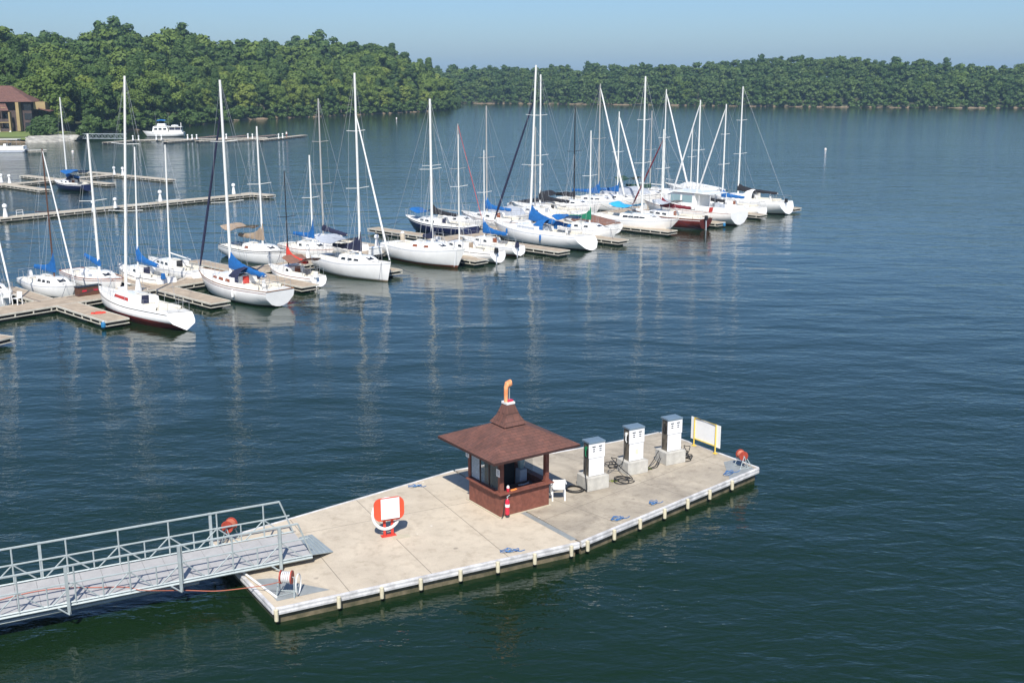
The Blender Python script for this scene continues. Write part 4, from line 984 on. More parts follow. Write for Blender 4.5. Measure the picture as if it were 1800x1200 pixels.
# ------------------------------------------------------------------ sailboats
def smooth_lerp(xs, ys, x): return float(np.interp(x, xs, ys))
def hull_parts(root, L, B, fb, hm, stripe, bottom, stern, rake, wt=.72, sheer=.34, hullname='hull', boot=.12):
    N = 20; rows = []; prof = []
    for i in range(N + 1):
        t = i / N; x = -L / 2 + L * t
        if t < .42: f = wt + (1 - wt) * math.sin(math.pi / 2 * t / .42)
        else: f = max(0, 1 - ((t - .42) / .58) ** 2.15) ** .92
        hb = B / 2 * f; zs = fb * (1 + .05 * ((.38 - t) / .38 if t < .38 else 0) + sheer * max(0, (t - .38) / .62) ** 1.7)
        zk = -.42 * math.sin(math.pi * min(1, max(0, t * .92 + .06))) - .03
        if t < .16: zk = zk * t / .16 + .06 * (1 - t / .16)
        zl = [zs, zs - .10, zs - .15, zs - .20, zs * .5 + .10, boot + .13, boot, -.06, min(zk, -.1 if t > .16 else zk)]
        zl = [max(z, zk) for z in zl]
        half = []
        for z in zl:
            s = (zs - z) / (zs - zk); y = hb * max(0, (1 - s ** 2.6)) ** .62 * (1 - .08 * (1 - s))
            xx = x - rake * s * t ** 4 * 1.0 + stern * s * (1 - t) ** 5
            half.append((xx, y, z))
        rows.append([(a, -y, c) for a, y, c in half] + [(a, y, c) for a, y, c in half[::-1]])
        prof.append((x, hb * .92 if False else half[0][1], zs))
    b = MB(); n = len(rows[0]); vs = [p for r in rows for p in r]
    b.v = [tuple(p) for p in vs]
    for mname in (hm, stripe, bottom): b.mi(mname)
    h = n // 2
    for i in range(N):
        for j in range(n - 1):
            jj = j if j < h else n - 2 - j
            mi = 1 if jj == 1 and stripe else (2 if jj >= 6 and bottom else 0)
            b.f.append((i * n + j, i * n + j + 1, (i + 1) * n + j + 1, (i + 1) * n + j)); b.m.append(mi)
    b.f.append(tuple(range(n))[::-1]); b.m.append(0)
    b.mats = [hm, stripe or hm, bottom or hm]
    o = b.build(hullname, None, root, smooth=True)
    return prof
def sailboat(name, label, mu, mv, s, mh, L, B=None, fb=None, hull='gel', stripe='navy', bottom='navy', stern=-.3, rake=.9, cover='bluec', covh=1.0, boom_up=0, spreaders=1,
             mast='alu', jib=None, cabin=.36, nwin=2, wins='glass', companion='board', dodger=None, awning=None, outboard=None, heel=0, mt=.08, toe=None, fenders=0, wheel=False, canvas=None,
             far=False, group='sailboats moored along the main pier', mr=.085, boomlen=.39, loc=None, rz=None, fender_m='bluec', wt=.72, pole=False, swoop=1.0, yaw=0, windows_long=False):
    B = B or L * .33; fb = fb or .085 * L + .22
    h = (TH - R(90)) if s > 0 else (TH + R(90))
    if rz is not None: h = rz
    h += R(yaw)
    fwd = Vector((math.cos(h), math.sin(h), 0))
    mp = Vector(loc) if loc is not None else W(mu, mv)
    c = mp - fwd * (mt * L)
    t = thing(name, label, 'sailboat', (c.x, c.y, 0), h, group, rx=R(heel))
    prof = hull_parts(t, L, B, fb, M[hull], M[stripe] if stripe else None, M[bottom] if bottom else None, stern, rake, wt, boot=.42 if bottom == 'bootred' else .20 if bottom in ('darkred', 'board') else .11)
    X = [p[0] for p in prof]; Yb = [p[1] for p in prof]; Zs = [p[2] for p in prof]
    hbf = lambda x: smooth_lerp(X, Yb, x); zf = lambda x: smooth_lerp(X, Zs, x)
    xa = -.40 * L; xc = -.10 * L; xf = xc + cabin * L            # cockpit aft end, cabin aft end, cabin front
    cw = B * .24
    # deck with a cockpit opening
    b = MB(); rows = []
    for i, x in enumerate(X):
        hb = hbf(x); z = zf(x) - .015
        if hb < .02: hb = .02
        inner = min(cw, hb * .8) 
        rows.append([(x, -hb * .985, z), (x, -inner, z + .04), (x, inner, z + .04), (x, hb * .985, z)])
    xs_extra = sorted(set(X + [xa, xc]))
    rows = []
    for x in xs_extra:
        hb = max(hbf(x), .02); z = zf(x) - .015; inner = min(cw, hb * .8); rows.append((x, [(x, -hb * .985, z), (x, -inner, z + .04), (x, inner, z + .04), (x, hb * .985, z)]))
    for (x0, r0), (x1, r1) in zip(rows[:-1], rows[1:]):
        xm = (x0 + x1) / 2
        for j in range(3):
            if j == 1 and xa < xm < xc: continue
            b.add([r0[j], r0[j + 1], r1[j + 1], r1[j]], [(0, 1, 2, 3)][::1])
    b.build('deck', M['deckp'] if hull != 'gel2' else M['gel2'], t)
    zc = zf((xa + xc) / 2); b = MB(); cl = xc - xa; cm = (xa + xc) / 2
    b.add([(xa, -cw, zc + .02), (xc, -cw, zc + .02), (xc, cw, zc + .02), (xa, cw, zc + .02), (xa + .05, -cw * .55, zc - .42), (xc - .02, -cw * .55, zc - .42), (xc - .02, cw * .55, zc - .42), (xa + .05, cw * .55, zc - .42),
           (xa, -cw * .6, zc - .08), (xc, -cw * .6, zc - .08), (xc, cw * .6, zc - .08), (xa, cw * .6, zc - .08), (xa, -cw, zc - .06), (xc, -cw, zc - .06), (xc, cw, zc - .06), (xa, cw, zc - .06)],
          [(4, 5, 6, 7), (8, 9, 5, 4), (7, 6, 10, 11), (12, 13, 9, 8), (11, 10, 14, 15), (0, 1, 13, 12), (15, 14, 2, 3), (0, 12, 8, 4, 7, 11, 15, 3), (1, 2, 14, 10, 6, 5, 9, 13)])
    for sy in (-1, 1): b.loft([[(x, sy * (cw + .02), zf(x)), (x, sy * (cw + .05), zf(x) + .20), (x, sy * (cw + .12), zf(x) + .20), (x, sy * (cw + .2), zf(x))][::-sy] for x in np.linspace(xa + .1, xc + .02, 5)])
    b.build('cockpit', M['gel2'], t)
    if toe:
        b = MB()
        for sy in (-1, 1): b.tube([(x, sy * hbf(x) * .99, zf(x) + .015) for x in X], .035, 4)
        b.tube([(X[0], -hbf(X[0]), zf(X[0]) + .015), (X[0], hbf(X[0]), zf(X[0]) + .015)], .035, 4)
        b.build('toe_rail', M[toe], t)
    # cabin trunk
    ch = .40 + .014 * L; rows = []; nx = 9; sidef = []
    for i in range(nx + 1):
        f = i / nx; x = xc + (xf - xc) * f; hb = hbf(x); w0 = min(B * .33, hb * .80) * (1 - .12 * f); hh = ch * (1 - .25 * f) if f < .7 else ch * .825 * max(0, 1 - (f - .7) / .3) ** .75
        z = zf(x) - .01; hh = max(hh, .015); w1 = w0 * .90; w2 = w0 * .74
        rows.append([(x, -w0, z), (x, -w1, z + hh * .86), (x, -w2, z + hh), (x, 0, z + hh + .05), (x, w2, z + hh), (x, w1, z + hh * .86), (x, w0, z)]); sidef.append((x, w0, w1, z, hh))
    b = MB(); b.loft(rows[::-1]); b.add(rows[0], [tuple(range(7))]); cab = b.build('cabin', M[hull] if hull in ('gel', 'gel2') else M['gel'], t, smooth=True)
    lenw = (xf - xc) * (.17 if not windows_long else .55)
    for sy in (-1, 1):
        for k in range(nwin if not windows_long else 1):
            f0 = .10 + k * .62 / max(1, nwin - .4); x0 = xc + (xf - xc) * f0; x1 = x0 + lenw
            def sp(x, q):
                w0 = np.interp(x, [r[0] for r in sidef], [r[1] for r in sidef]); w1 = np.interp(x, [r[0] for r in sidef], [r[2] for r in sidef]); z = np.interp(x, [r[0] for r in sidef], [r[3] for r in sidef]); hh = np.interp(x, [r[0] for r in sidef], [r[4] for r in sidef])
                return (x, sy * (w0 + (w1 - w0) * q + .012), z + hh * .86 * q)
            MB().plate([sp(x0, .36), sp(x1, .40), sp(x1 - .06, .84), sp(x0 + .05, .80)], .012).build('window', M[wins], cab)
    MB().plate([(xc - .015, -.26, zf(xc) + .02), (xc - .015, .26, zf(xc) + .02), (xc - .015, .24, zf(xc) + ch * .98), (xc - .015, -.24, zf(xc) + ch * .98)], .02).build('companionway', M[companion], cab)
    hz = zf(xc) + ch + .05
    MB().box((xc + .45, 0, hz + .02), (.8, .56, .05)).build('sliding_hatch', M['gel2'], cab, bevel=.015)
    hx = xc + (xf - xc) * .86; MB().box((hx, 0, zf(hx) + .30 * ch + .10), (.5, .5, .045), ry=.25).build('foredeck_hatch', M['glass'], cab)
    # rails
    b = MB(); r_ = .0125
    bx = X[-1]; zb = Zs[-1]
    b.tube([(bx - .9, -hbf(bx - .9), zf(bx - .9)), (bx - .8, -hbf(bx - .85), zb + .55), (bx - .05, -.12, zb + .62), (bx - .05, .12, zb + .62), (bx - .8, hbf(bx - .85), zb + .55), (bx - .9, hbf(bx - .9), zf(bx - .9))], r_ * 1.3, 4)
    b.tube([(bx - .2, -.1, zb), (bx - .05, -.12, zb + .62)], r_, 4); b.tube([(bx - .2, .1, zb), (bx - .05, .12, zb + .62)], r_, 4)
    ax_ = X[0]; za = Zs[0]; ha = hbf(ax_) * .92
    b.tube([(ax_ + 1.0, -ha, za), (ax_ + .95, -ha, za + .6), (ax_ + .08, -ha * .9, za + .6), (ax_ + .08, ha * .9, za + .6), (ax_ + .95, ha, za + .6), (ax_ + 1.0, ha, za)], r_ * 1.3, 4)
    for sy in (-1, 1): b.tube([(ax_ + .08, sy * ha * .9, za), (ax_ + .08, sy * ha * .9, za + .6)], r_, 4)
    for sy in (-1, 1):
        pts = [(ax_ + .95, sy * ha, za + .58)]
        for x in np.linspace(ax_ + 2.2, bx - 2.2, 4 if L > 8.5 else 3):
            b.tube([(x, sy * hbf(x) * .96, zf(x)), (x, sy * hbf(x) * .96, zf(x) + .58)], r_, 4); pts.append((x, sy * hbf(x) * .96, zf(x) + .57))
        pts.append((bx - .8, sy * hbf(bx - .85), zb + .5)); b.tube(pts, .006, 3)
    b.build('guard_rails', M['steel'], t)
    # rig
    mx = mt * L; zm = zf(mx) + ch * .7
    mb_ = MB().tube([(mx, 0, zm - .2), (mx, 0, mh)], mr, 8, r2=mr * .72); mo = mb_.build('mast', M[mast], t, smooth=True)
    sp_z = [zm + (mh - zm) * f for f in ((.52,) if spreaders == 1 else (.38, .69))]
    for i, z in enumerate(sp_z):
        sl = B * (.38 if i == 0 else .30); MB().tube([(mx - .05, -sl, z + .06), (mx, 0, z), (mx - .05, sl, z + .06)], .026, 5).build('spreaders', M[mast], mo)
    if pole: MB().tube([(mx + .1, .12, zm + .2), (mx + .14, .12, zm + 4.2)], .035, 5).build('spinnaker_pole', M[mast], mo)
    b = MB(); wr = .011
    ztop = mh - .1
    if jib is None: b.tube([(bx - .15, 0, zb + .05), (mx + .06, 0, ztop - (.0 if mh > 12 else .6))], wr, 3)
    b.tube([(ax_ + .1, 0, za + .05), (mx - .06, 0, ztop)], wr, 3)
    for sy in (-1, 1):
        sl = B * .30; b.tube([(mx - .1, sy * hbf(mx) * .93, zf(mx)), (mx - .05, sy * sl, sp_z[0] + .06)] + ([(mx - .05, sy * B * .24, sp_z[1] + .06)] if len(sp_z) > 1 else []) + [(mx, 0, ztop)], wr, 3)
        b.tube([(mx - .45, sy * hbf(mx) * .93, zf(mx)), (mx, 0, sp_z[0] - .1)], wr, 3); b.tube([(mx + .35, sy * hbf(mx) * .90, zf(mx)), (mx, 0, sp_z[0] - .1)], wr, 3)
    b.build('rigging', M['wire'], t)
    if jib:
        jm, jr, jt = jib; p0 = Vector((bx - .15, 0, zb + .15)); p1 = Vector((mx + .05, 0, zm + (ztop - zm) * jt))
        MB().tube([p0, p0.lerp(p1, .12), p0.lerp(p1, .5), p0.lerp(p1, .93), p1], [jr * .6, jr * 1.2, jr, jr * .75, .02], 7).build('furled_jib', M[jm], t, smooth=True)
    zbm = zm + .55; bl = L * boomlen; xe = mx - bl; up = boom_up
    MB().tube([(mx - .05, 0, zbm), (xe, 0, zbm + up)], .055, 6).build('boom', M[mast], t, smooth=True)
    if cover:
        rows = []; ns = 14
        for i in range(ns + 1):
            f = i / ns; x = mx + .10 - (bl + .05) * f; zb0 = zbm + up * f
            top = .15 + .16 * (1 - f) + .72 * covh * math.exp(-f * 6.5 / swoop); bot = -.13 + .03 * math.sin(i * 1.9); wd = .11 + .05 * (1 - f) + .015 * math.sin(i * 2.3)
            if f < .03: wd = .13
            top += .02 * math.sin(i * 2.7 + L)
            rows.append([(x, wd * .7, zb0 + bot), (x, wd, zb0 + bot * .2), (x, wd * .75, zb0 + top * .5), (x, .02, zb0 + top), (x, -.02, zb0 + top), (x, -wd * .75, zb0 + top * .5), (x, -wd, zb0 + bot * .2), (x, -wd * .7, zb0 + bot)])
        MB().loft(rows, closed=True, cap=True).build('sail_cover', M[cover], t, smooth=True)
    if dodger:
        b = MB(); rows = []
        for i, x in enumerate((xc + .75, xc + .45, xc - .05, xc - .45)):
            hh = (.12, .50, .62, .56)[i]; zz = zf(xc) + (ch if i < 2 else .05); wd = B * .27
            if i >= 2: hh += ch
            rows.append([(x, wd * math.cos(a), zz + hh * max(0, math.sin(a)) ** .55) for a in np.linspace(0, math.pi, 11)])
        b.loft(rows); b.build('dodger', M[dodger], t, smooth=True)
    if awning:
        am, a0, a1, aw, az, sag = awning; b = MB(); rows = []
        for i in range(7):
            f = i / 6; x = a0 * L + (a1 - a0) * L * f; rows.append([(x, aw * math.sin(q), az + fb + (.18 * math.cos(q) if sag >= 0 else 0) - abs(sag) * math.sin(f * math.pi) * .3 + .03 * math.sin(i * 2 + q * 3)) for q in np.linspace(-1.35, 1.35, 7)])
        b.loft(rows); rows2 = [[(p[0], p[1], p[2] - .02) for p in r][::-1] for r in rows]; b.loft(rows2); b.build('awning', M[am], t, smooth=True)
        b = MB()
        for x in (a0 * L + .1, a1 * L - .1):
            for sy in (-1, 1): b.tube([(x, sy * aw * .93, az + fb), (x, sy * min(hbf(x) * .9, aw * 1.1), zf(x))], .014, 4)
            b.tube([(x, -aw * .93, az + fb), (x, aw * .93, az + fb)], .014, 4)
        b.tube([(a0 * L + .1, 0, az + fb), (a1 * L - .1, 0, az + fb)], .014, 4)
        b.build('awning_frame', M['steel'], t)
    if outboard:
        b = MB(); b.box((ax_ - .22, .35, za + .18), (.34, .26, .42), taper=.8); b.build('outboard_motor', M[outboard], t, bevel=.03)
        MB().tube([(ax_ - .22, .35, za), (ax_ - .26, .35, -.25)], .07, 6, r2=.05).build('outboard_leg', M['pvc'] if outboard == 'pvc' else M['greyc'], t)
    if wheel:
        b = MB(); xw = xa + .25 * (xc - xa); b.tube([(xw, .42 * math.cos(a), zf(xw) + .42 + .42 * math.sin(a)) for a in np.linspace(0, 6.283, 21)[:-1]], .02, 5, close=True)
        for a in np.linspace(0, math.pi, 4)[:-1]: b.tube([(xw, .42 * math.cos(a), zf(xw) + .42 + .42 * math.sin(a)), (xw, -.42 * math.cos(a), zf(xw) + .42 - .42 * math.sin(a))], .012, 4)
        b.build('steering_wheel', M['steel'], t); MB().box((xw + .12, 0, zf(xw) + .1), (.22, .24, .8), taper=.8).build('binnacle', M['gel'], t, bevel=.03)
    b = MB()
    for sy in (-1, 1):
        b.tube([(bx - .7, sy * hbf(bx - .7) * .9, zf(bx - .7) + .03), (bx + .15, sy * (B * .42), .75), (bx + .75, sy * B * .62, .52)], .014, 4)
    b.build('mooring_line', M['pvc'] if int(L * 10) % 2 else M['navyc'], t)
    for sy in (-1, 1):
        xr = X[-1] - L * .17; yr = hbf(xr) * .965
        MB().plate([(xr - .45, sy * (hbf(xr - .45) * .985 + .012), zf(xr) - .42), (xr + .45, sy * (hbf(xr + .45) * .97 + .012), zf(xr) - .42), (xr + .45, sy * (hbf(xr + .45) * .985 + .012), zf(xr) - .30), (xr - .45, sy * (hbf(xr - .45) * .995 + .012), zf(xr) - .30)], .008).build('hull_number_band', M['glass'], t) if 0 else None
    for k in range(fenders):
        x = L * (-.18 + .2 * k); 
        for sy in (-1, 1)[:(1 if k % 2 else 2)]:
            y = sy * (hbf(x) + .10); MB().lathe((x, y, zf(x) - .62), [(.03, -.06), (.09, 0), (.10, .25), (.09, .42), (.03, .5)], 9).build('fender', M[fender_m], t, smooth=True)
    return t
SB = sailboat
G1 = 'sailboats on the near side of the main pier'; G2 = 'sailboats on the far side of the main pier'
# ---- near side, left to right
SB('sailboat', 'white sailboat with a red strip window, red waterline and sloping stern nearest the left', 3.2, 3.2, -1, 15.2, 10.6, B=3.1, fb=.98, mt=.14, hull='gel', stripe='black', bottom='bootred', stern=-.95, rake=1.0, cover=None, spreaders=2, cabin=.34, wins='red', windows_long=True, nwin=1, companion='navyc', heel=4.5, group=G1, boomlen=.05, wt=.62, mr=.10)
b7 = SB('sailboat', 'white sailboat with a blue furled jib, blue boom cover and orange companionway board', 11.4, 2.9, -1, 14.9, 10.3, stripe='darkred', bottom='black', stern=.08, rake=1.3, cover='bluec', covh=1.25, boom_up=-.15, spreaders=2, jib=('navyc', .085, .86), nwin=3, wins='board', companion='redc', dodger='navyc', toe='teak', group=G1, mr=.115, boomlen=.42, wheel=True, fenders=1, fender_m='pvc', swoop=1.5)
SB('sailboat', 'small white sailboat under a brown tarp with a red boom cover and dark mast', 17.6, .9, -1, 8.3, 6.4, stripe='darkred', bottom='pvc', mast='blackm', cover='redc', covh=1.2, awning=('brownc', -.38, .0, .95, 1.15, 1), outboard='pvc', group=G1, nwin=1, mr=.05, companion='board')
SB('sailboat', 'white sailboat with a plain high side, grey awning and navy boom cover bow outward', 22.6, 3.3, 1, 15.4, 8.8, stripe='greyc', bottom='tanc', hull='gel', fb=1.15, cover='navyc', covh=1.5, awning=('greyc', -.40, -.06, 1.25, 1.55, 1), jib=('whitec', .07, .78), nwin=3, spreaders=2, group=G1, mr=.105, rake=.45, swoop=1.3)
SB('sailboat', 'white sailboat with two slit windows and a brown waterline bow outward', 30.6, 2.7, 1, 13.4, 9.5, stripe='greyc', bottom='board', fb=1.25, cover='navyc', covh=1.6, nwin=2, wins='board', group=G1, mr=.12, rake=1.0, swoop=.8, boomlen=.12, companion='greyc')
SB('sailboat', 'small white sailboat with a black stripe, beige board and outboard on its stern', 34.6, 1.7, -1, 10.4, 8.0, stripe='black', bottom='black', cover=None, nwin=2, companion='tanc', outboard='black', group=G1, mr=.06)
SB('sailboat', 'small white sailboat with a blue boom cover, brown board and blue covered outboard', 38.4, .9, -1, 8.9, 7.2, stripe='greyc', bottom='board', cover='bluec', covh=1.3, nwin=2, companion='board', outboard='navyc', group=G1, mr=.06, boomlen=.40)
SB('sailboat', 'large white sailboat with a long blue boom cover, blue dodger and scooped white stern', 45.2, .0, -1, 16.2, 11.6, stripe='greyc', bottom='navy', stern=-1.0, rake=1.2, cover='bluec', covh=1.6, boom_up=-.25, spreaders=2, jib=('navyc', .10, .80), nwin=1, windows_long=True, wins='greyc', dodger='bluec', awning=('bluec', -.38, -.24, 1.2, 1.6, 1), companion='greyc', fenders=3, wheel=True, group=G1, mr=.12, boomlen=.44, heel=2.8, wt=.8, swoop=1.6)
SB('sailboat', 'white sailboat with a green boom cover bow outward beside the scooped stern', 51.3, 2.2, 1, 10.2, 8.6, stripe='greyc', bottom='black', cover='greenc', covh=1.1, nwin=2, group=G1, mr=.08, boomlen=.30)
SB('sailboat', 'white sailboat with a light blue tent over its boom and a dark waterline', 59.2, 2.4, 1, 15.2, 11.0, stripe='greyc', bottom='black', rake=1.6, fb=1.15, cover=None, awning=('bluel', -.24, .04, 1.05, 1.35, 1), nwin=4, spreaders=2, group=G1, mr=.115, companion='greyc')
SB('sailboat', 'sailboat with a dark red hull, maroon furled jib and a red flag on its stern', 64.2, 1.1, -1, 9.9, 9.8, hull='darkred', stripe='pvc', bottom='pvc', stern=.2, rake=1.3, cover='marc', covh=1.1, jib=('marc', .08, .88), awning=('greyc', -.12, .10, 1.15, 1.5, 1), nwin=3, toe='teak', companion='board', group=G1, mr=.085, outboard='black')
fl = COL.objects  # flag on the red boat
rb = [o for o in COL.objects if o.get('label', '').startswith('sailboat with a dark red hull')][0]
MB().tube([(-5.0, -.7, 1.1), (-5.2, -.75, 2.3)], .015, 5).build('flag_staff', M['pvc'], rb)
MB().plate([(-5.18, -.75, 2.25), (-5.10, -.74, 1.75), (-4.72, -.62, 1.72), (-4.78, -.65, 2.2)], .01).build('flag', M['red'], rb)
SB('sailboat', 'white sailboat with a black boom cover and leftward furled jib behind the motor yacht', 73.0, -.6, -1, 12.7, 9.0, cover='blackc', covh=.5, jib=('whitec', .085, .97), spreaders=1, group=G1, mr=.095, boomlen=.42, bottom='black', stripe='greyc')
SB('sailboat', 'white sailboat with a blue boom cover and white furled jib beyond the motor yacht', 77.6, -.3, -1, 12.2, 9.0, cover='bluec', covh=.9, jib=('whitec', .085, .97), spreaders=2, group=G1, mr=.095, boomlen=.33, bottom='black', stripe='greyc')
SB('sailboat', 'large high-sided white sailboat at the right end with a black boom cover', 81.6, -.8, -1, 14.1, 11.0, fb=1.35, stripe=None, bottom='black', stern=-.5, rake=1.0, cover='blackc', covh=.7, boom_up=-.1, spreaders=2, nwin=2, dodger='gel', group=G1, mr=.10, boomlen=.48, companion='black', wheel=True, wt=.86, outboard='black')
# ---- far side, left to right
SB('sailboat', 'small white sailboat with a brown mast and blue boom cover at the left end', 2.7, -6.2, 1, 10.3, 7.2, mast='brownm', cover='bluec', covh=1.3, nwin=3, wins='black', stripe='greyc', bottom='navy', outboard='pvc', jib=('whitec', .05, .99), group=G2, mr=.06, yaw=3)
SB('sailboat', 'white sailboat with a short blue boom cover raised high behind the brown mast', 5.9, -5.9, 1, 11.2, 8.2, cover='bluec', covh=.1, boom_up=.45, nwin=2, wins='greyc', stripe='board', bottom='navy', toe='board', group=G2, mr=.10, boomlen=.26)
SB('sailboat', 'white sailboat with a slack blue boom cover and dark blue companionway board', 9.2, -6.6, -1, 10.1, 7.2, cover='bluec', covh=1.3, nwin=1, companion='navyc', stripe='black', bottom='black', outboard='bluec', group=G2, mr=.07, boomlen=.42, boom_up=-.15, heel=3)
SB('sailboat', 'white sailboat with a bare white boom and black companionway board', 12.3, -7.4, -1, 10.1, 8.0, cover=None, nwin=3, companion='black', stripe='greyc', bottom='black', group=G2, mr=.075, boom_up=-.2, heel=1.8)
SB('sailboat', 'white sailboat with tan boom cover and tan awning and a black and red stripe', 21.2, -8.0, 1, 11.2, 9.2, stripe='black', bottom='pvc', cover='tanc', covh=1.4, awning=('tanc', -.42, -.16, 1.2, 1.7, 1), nwin=1, wins='board', group=G2, mr=.09, toe='black', swoop=1.4)
SB('sailboat', 'white sailboat with a blue wrapped mast foot and low blue boom cover', 25.7, -7.2, 1, 8.7, 7.2, cover='bluec', covh=1.6, boom_up=.05, nwin=2, stripe='board', bottom='pvc', group=G2, mr=.085, swoop=.5)
SB('sailboat', 'white sailboat with a navy sausage-shaped boom cover', 28.6, -9.6, -1, 13.3, 8.8, cover='navyc', covh=.3, boom_up=-.2, nwin=2, companion='board', stripe='greyc', bottom='black', spreaders=2, group=G2, mr=.085, mast='alug')
SB('sailboat', 'dark navy hulled sailboat with a blue awning and turquoise sail bag on its bow', 43.0, -11.2, -1, 11.4, 9.6, hull='navy', stripe='pvc', bottom='black', rake=1.6, cover='blackc', covh=1.1, awning=('bluec', .06, .34, .85, 1.15, 1), nwin=3, group=G2, mr=.075, toe='pvc', companion='navyc', fb=1.1)
SB('sailboat', 'white sailboat with a bare grey mast and red forestay behind the brown waterline boat', 46.6, -11.2, 1, 10.6, 8.4, cover=None, nwin=2, stripe='greyc', bottom='black', jib=('redc', .022, .99), group=G2, mr=.08, mast='alug', companion='black')
SB('sailboat', 'white sailboat with a maroon stripe and upright blue cover at the mast foot', 50.4, -11.0, -1, 12.3, 9.4, cover='bluec', covh=1.7, swoop=.6, nwin=2, stripe='darkred', bottom='pvc', companion='board', group=G2, mr=.09, mast='alug', boomlen=.38)
SB('sailboat', 'white sailboat with a slim bare mast behind the large blue covered boat', 57.3, -10.6, -1, 10.0, 9.2, cover=None, nwin=2, stripe='greyc', bottom='black', group=G2, mr=.07, jib=None, companion='greyc', mast='alug')
SB('sailboat', 'white sailboat with a tall mast and a black boom cover behind the blue covered boat', 59.8, -12.2, -1, 15.4, 10.4, cover='blackc', covh=1.2, spreaders=2, nwin=2, stripe='greyc', bottom='black', group=G2, mr=.105, boomlen=.42, companion='black')
SB('sailboat', 'white sailboat with a black mast and black boom cover', 65.5, -12.2, 1, 12.1, 9.6, mast='blackm', cover='blackc', covh=.3, nwin=3, stripe='greyc', bottom='black', group=G2, mr=.085, boomlen=.42, awning=('blackc', -.36, -.1, 1.2, 1.1, 1))
SB('sailboat', 'white sailboat with an upright blue mast boot and white jib furled to the right', 70.3, -12.6, 1, 14.4, 9.8, cover='bluec', covh=1.5, nwin=3, stripe='greyc', bottom='black', jib=('whitec', .10, .97), group=G2, mr=.09, mast='alug', boomlen=.42, swoop=.8)
SB('sailboat', 'white sailboat with a blue boom cover level and a second jib furled to the right', 74.1, -12.8, 1, 11.2, 8.8, cover='bluec', covh=.9, nwin=2, stripe='greyc', bottom='black', jib=('whitec', .10, .95), group=G2, mr=.09, boomlen=.36)
SB('sailboat', 'white sailboat with a dark green boom cover and dark green awning', 79.9, -12.4, 1, 11.2, 9.4, cover='dgreenc', covh=.3, nwin=2, stripe='greyc', bottom='black', awning=('dgreenc', -.42, -.16, 1.2, 1.9, 1), group=G2, mr=.08, mast='alug', boomlen=.40)
SB('sailboat', 'white sailboat whose white furled jib crosses another jib near the motor yacht', 83.2, -12.8, 1, 13.7, 9.6, cover=None, nwin=2, stripe='greyc', bottom='black', jib=('whitec', .10, .97), spreaders=1, group=G2, mr=.09)
SB('sailboat', 'white sailboat with a short slim mast behind the crossing jibs', 86.5, -11.0, -1, 9.2, 7.6, cover=None, nwin=2, stripe='greyc', bottom='black', group=G2, mr=.07)
stp = [(4.9, -.35), (12.9, -1.4), (20.3, -2.1), (28.9, -2.7), (36.6, -3.5), (47.4, -4.4), (60.9, -5.6), (71.0, -6.5), (79.4, -7.2)]
where = ['left of the navy striped blue jib boat', 'right of the blue jib boat bow', 'behind the brown tarp boat', 'left of the brown waterline boat', 'behind the black striped small boat', 'behind the scooped white stern', 'behind the light blue tent boat', 'behind the motor yacht', 'near the right end of the main pier']
st0 = None
for (u_, v_), wl_ in zip(stp, where):
    p = W(u_, v_, .5); lab = 'white two-step dock stair ' + wl_
    if st0 is None:
        st0 = thing('dock_steps', lab, 'steps', tuple(p), TH, 'white dock steps along the main pier')
        MB().box((0, 0, .14), (.6, .6, .28)).build('lower_step', M['pvc'], st0, bevel=.01); MB().box((0, .16, .41), (.58, .28, .26)).build('upper_step', M['pvc'], st0, bevel=.01)
    else: dup(st0, tuple(p), TH + random.choice([0, math.pi]), lab, 'white dock steps along the main pier')
# boat cut by the left frame edge
SB('sailboat', 'white sailboat cut off by the left frame edge with a green bucket on deck', -1.7, -6.3, 1, 11.8, 8.4, B=2.5, cover='bluec', covh=.8, nwin=2, stripe='greyc', bottom='navy', jib=('whitec', .055, .98), group=G2, mr=.08)
# boat on the branching pier
gg = at(119, 323, .8)
SB('sailboat', 'dark blue hulled sailboat with a blue awning alone at the branching pier', 0, 0, 1, 12.5, 8.0, hull='navy', stripe='pvc', bottom='navy', cover='bluec', covh=.5, awning=('bluec', -.36, .02, 1.35, 1.7, 1), dodger='navyc', nwin=2, group=None, mr=.11, loc=(gg.x, gg.y, 0), rz=TH + R(97), spreaders=1)
#@@PART4
# ------------------------------------------------------------------ motor boats
def rails(b, pts, h, r=.018):
    b.tube([Vector(p) + Vector((0, 0, h)) for p in pts], r, 4)
    for p in pts: b.tube([p, Vector(p) + Vector((0, 0, h))], r * .8, 4)
mc = W(69.6, .9)
t = thing('motor_yacht', 'white cabin motor yacht with two big pale side windows and a brown rail stripe', 'motor yacht', (mc.x, mc.y, 0), TH + R(90))
prof = hull_parts(t, 12.6, 4.0, 1.35, M['gel'], M['board'], M['board'], -.1, 1.5, wt=.88)
X = [p[0] for p in prof]; Yb = [p[1] for p in prof]; Zs = [p[2] for p in prof]
MB().loft([[(p[0], -p[1] * .98, p[2] - .03), (p[0], 0, p[2] + .02), (p[0], p[1] * .98, p[2] - .03)] for p in prof]).build('deck', M['deckp'], t)
b = MB(); rows = []
for x, w0, z0, z1, k in ((-1.6, 1.55, 1.4, 3.05, .93), (1.3, 1.55, 1.45, 3.05, .93), (2.3, 1.45, 1.5, 2.75, .9), (2.9, 1.3, 1.55, 2.1, .9)):
    rows.append([(x, -w0, z0), (x - .0, -w0 * k, z1), (x, 0, z1 + .08), (x, w0 * k, z1), (x, w0, z0)])
b.loft(rows[::-1]); b.add(rows[0], [(0, 1, 2, 3, 4)]); b.add(rows[-1], [(4, 3, 2, 1, 0)]); cab = b.build('cabin', M['gel'], t)
MB().box((-.5, 0, 3.16), (4.4, 3.3, .09)).build('cabin_roof', M['gel'], cab, bevel=.03)
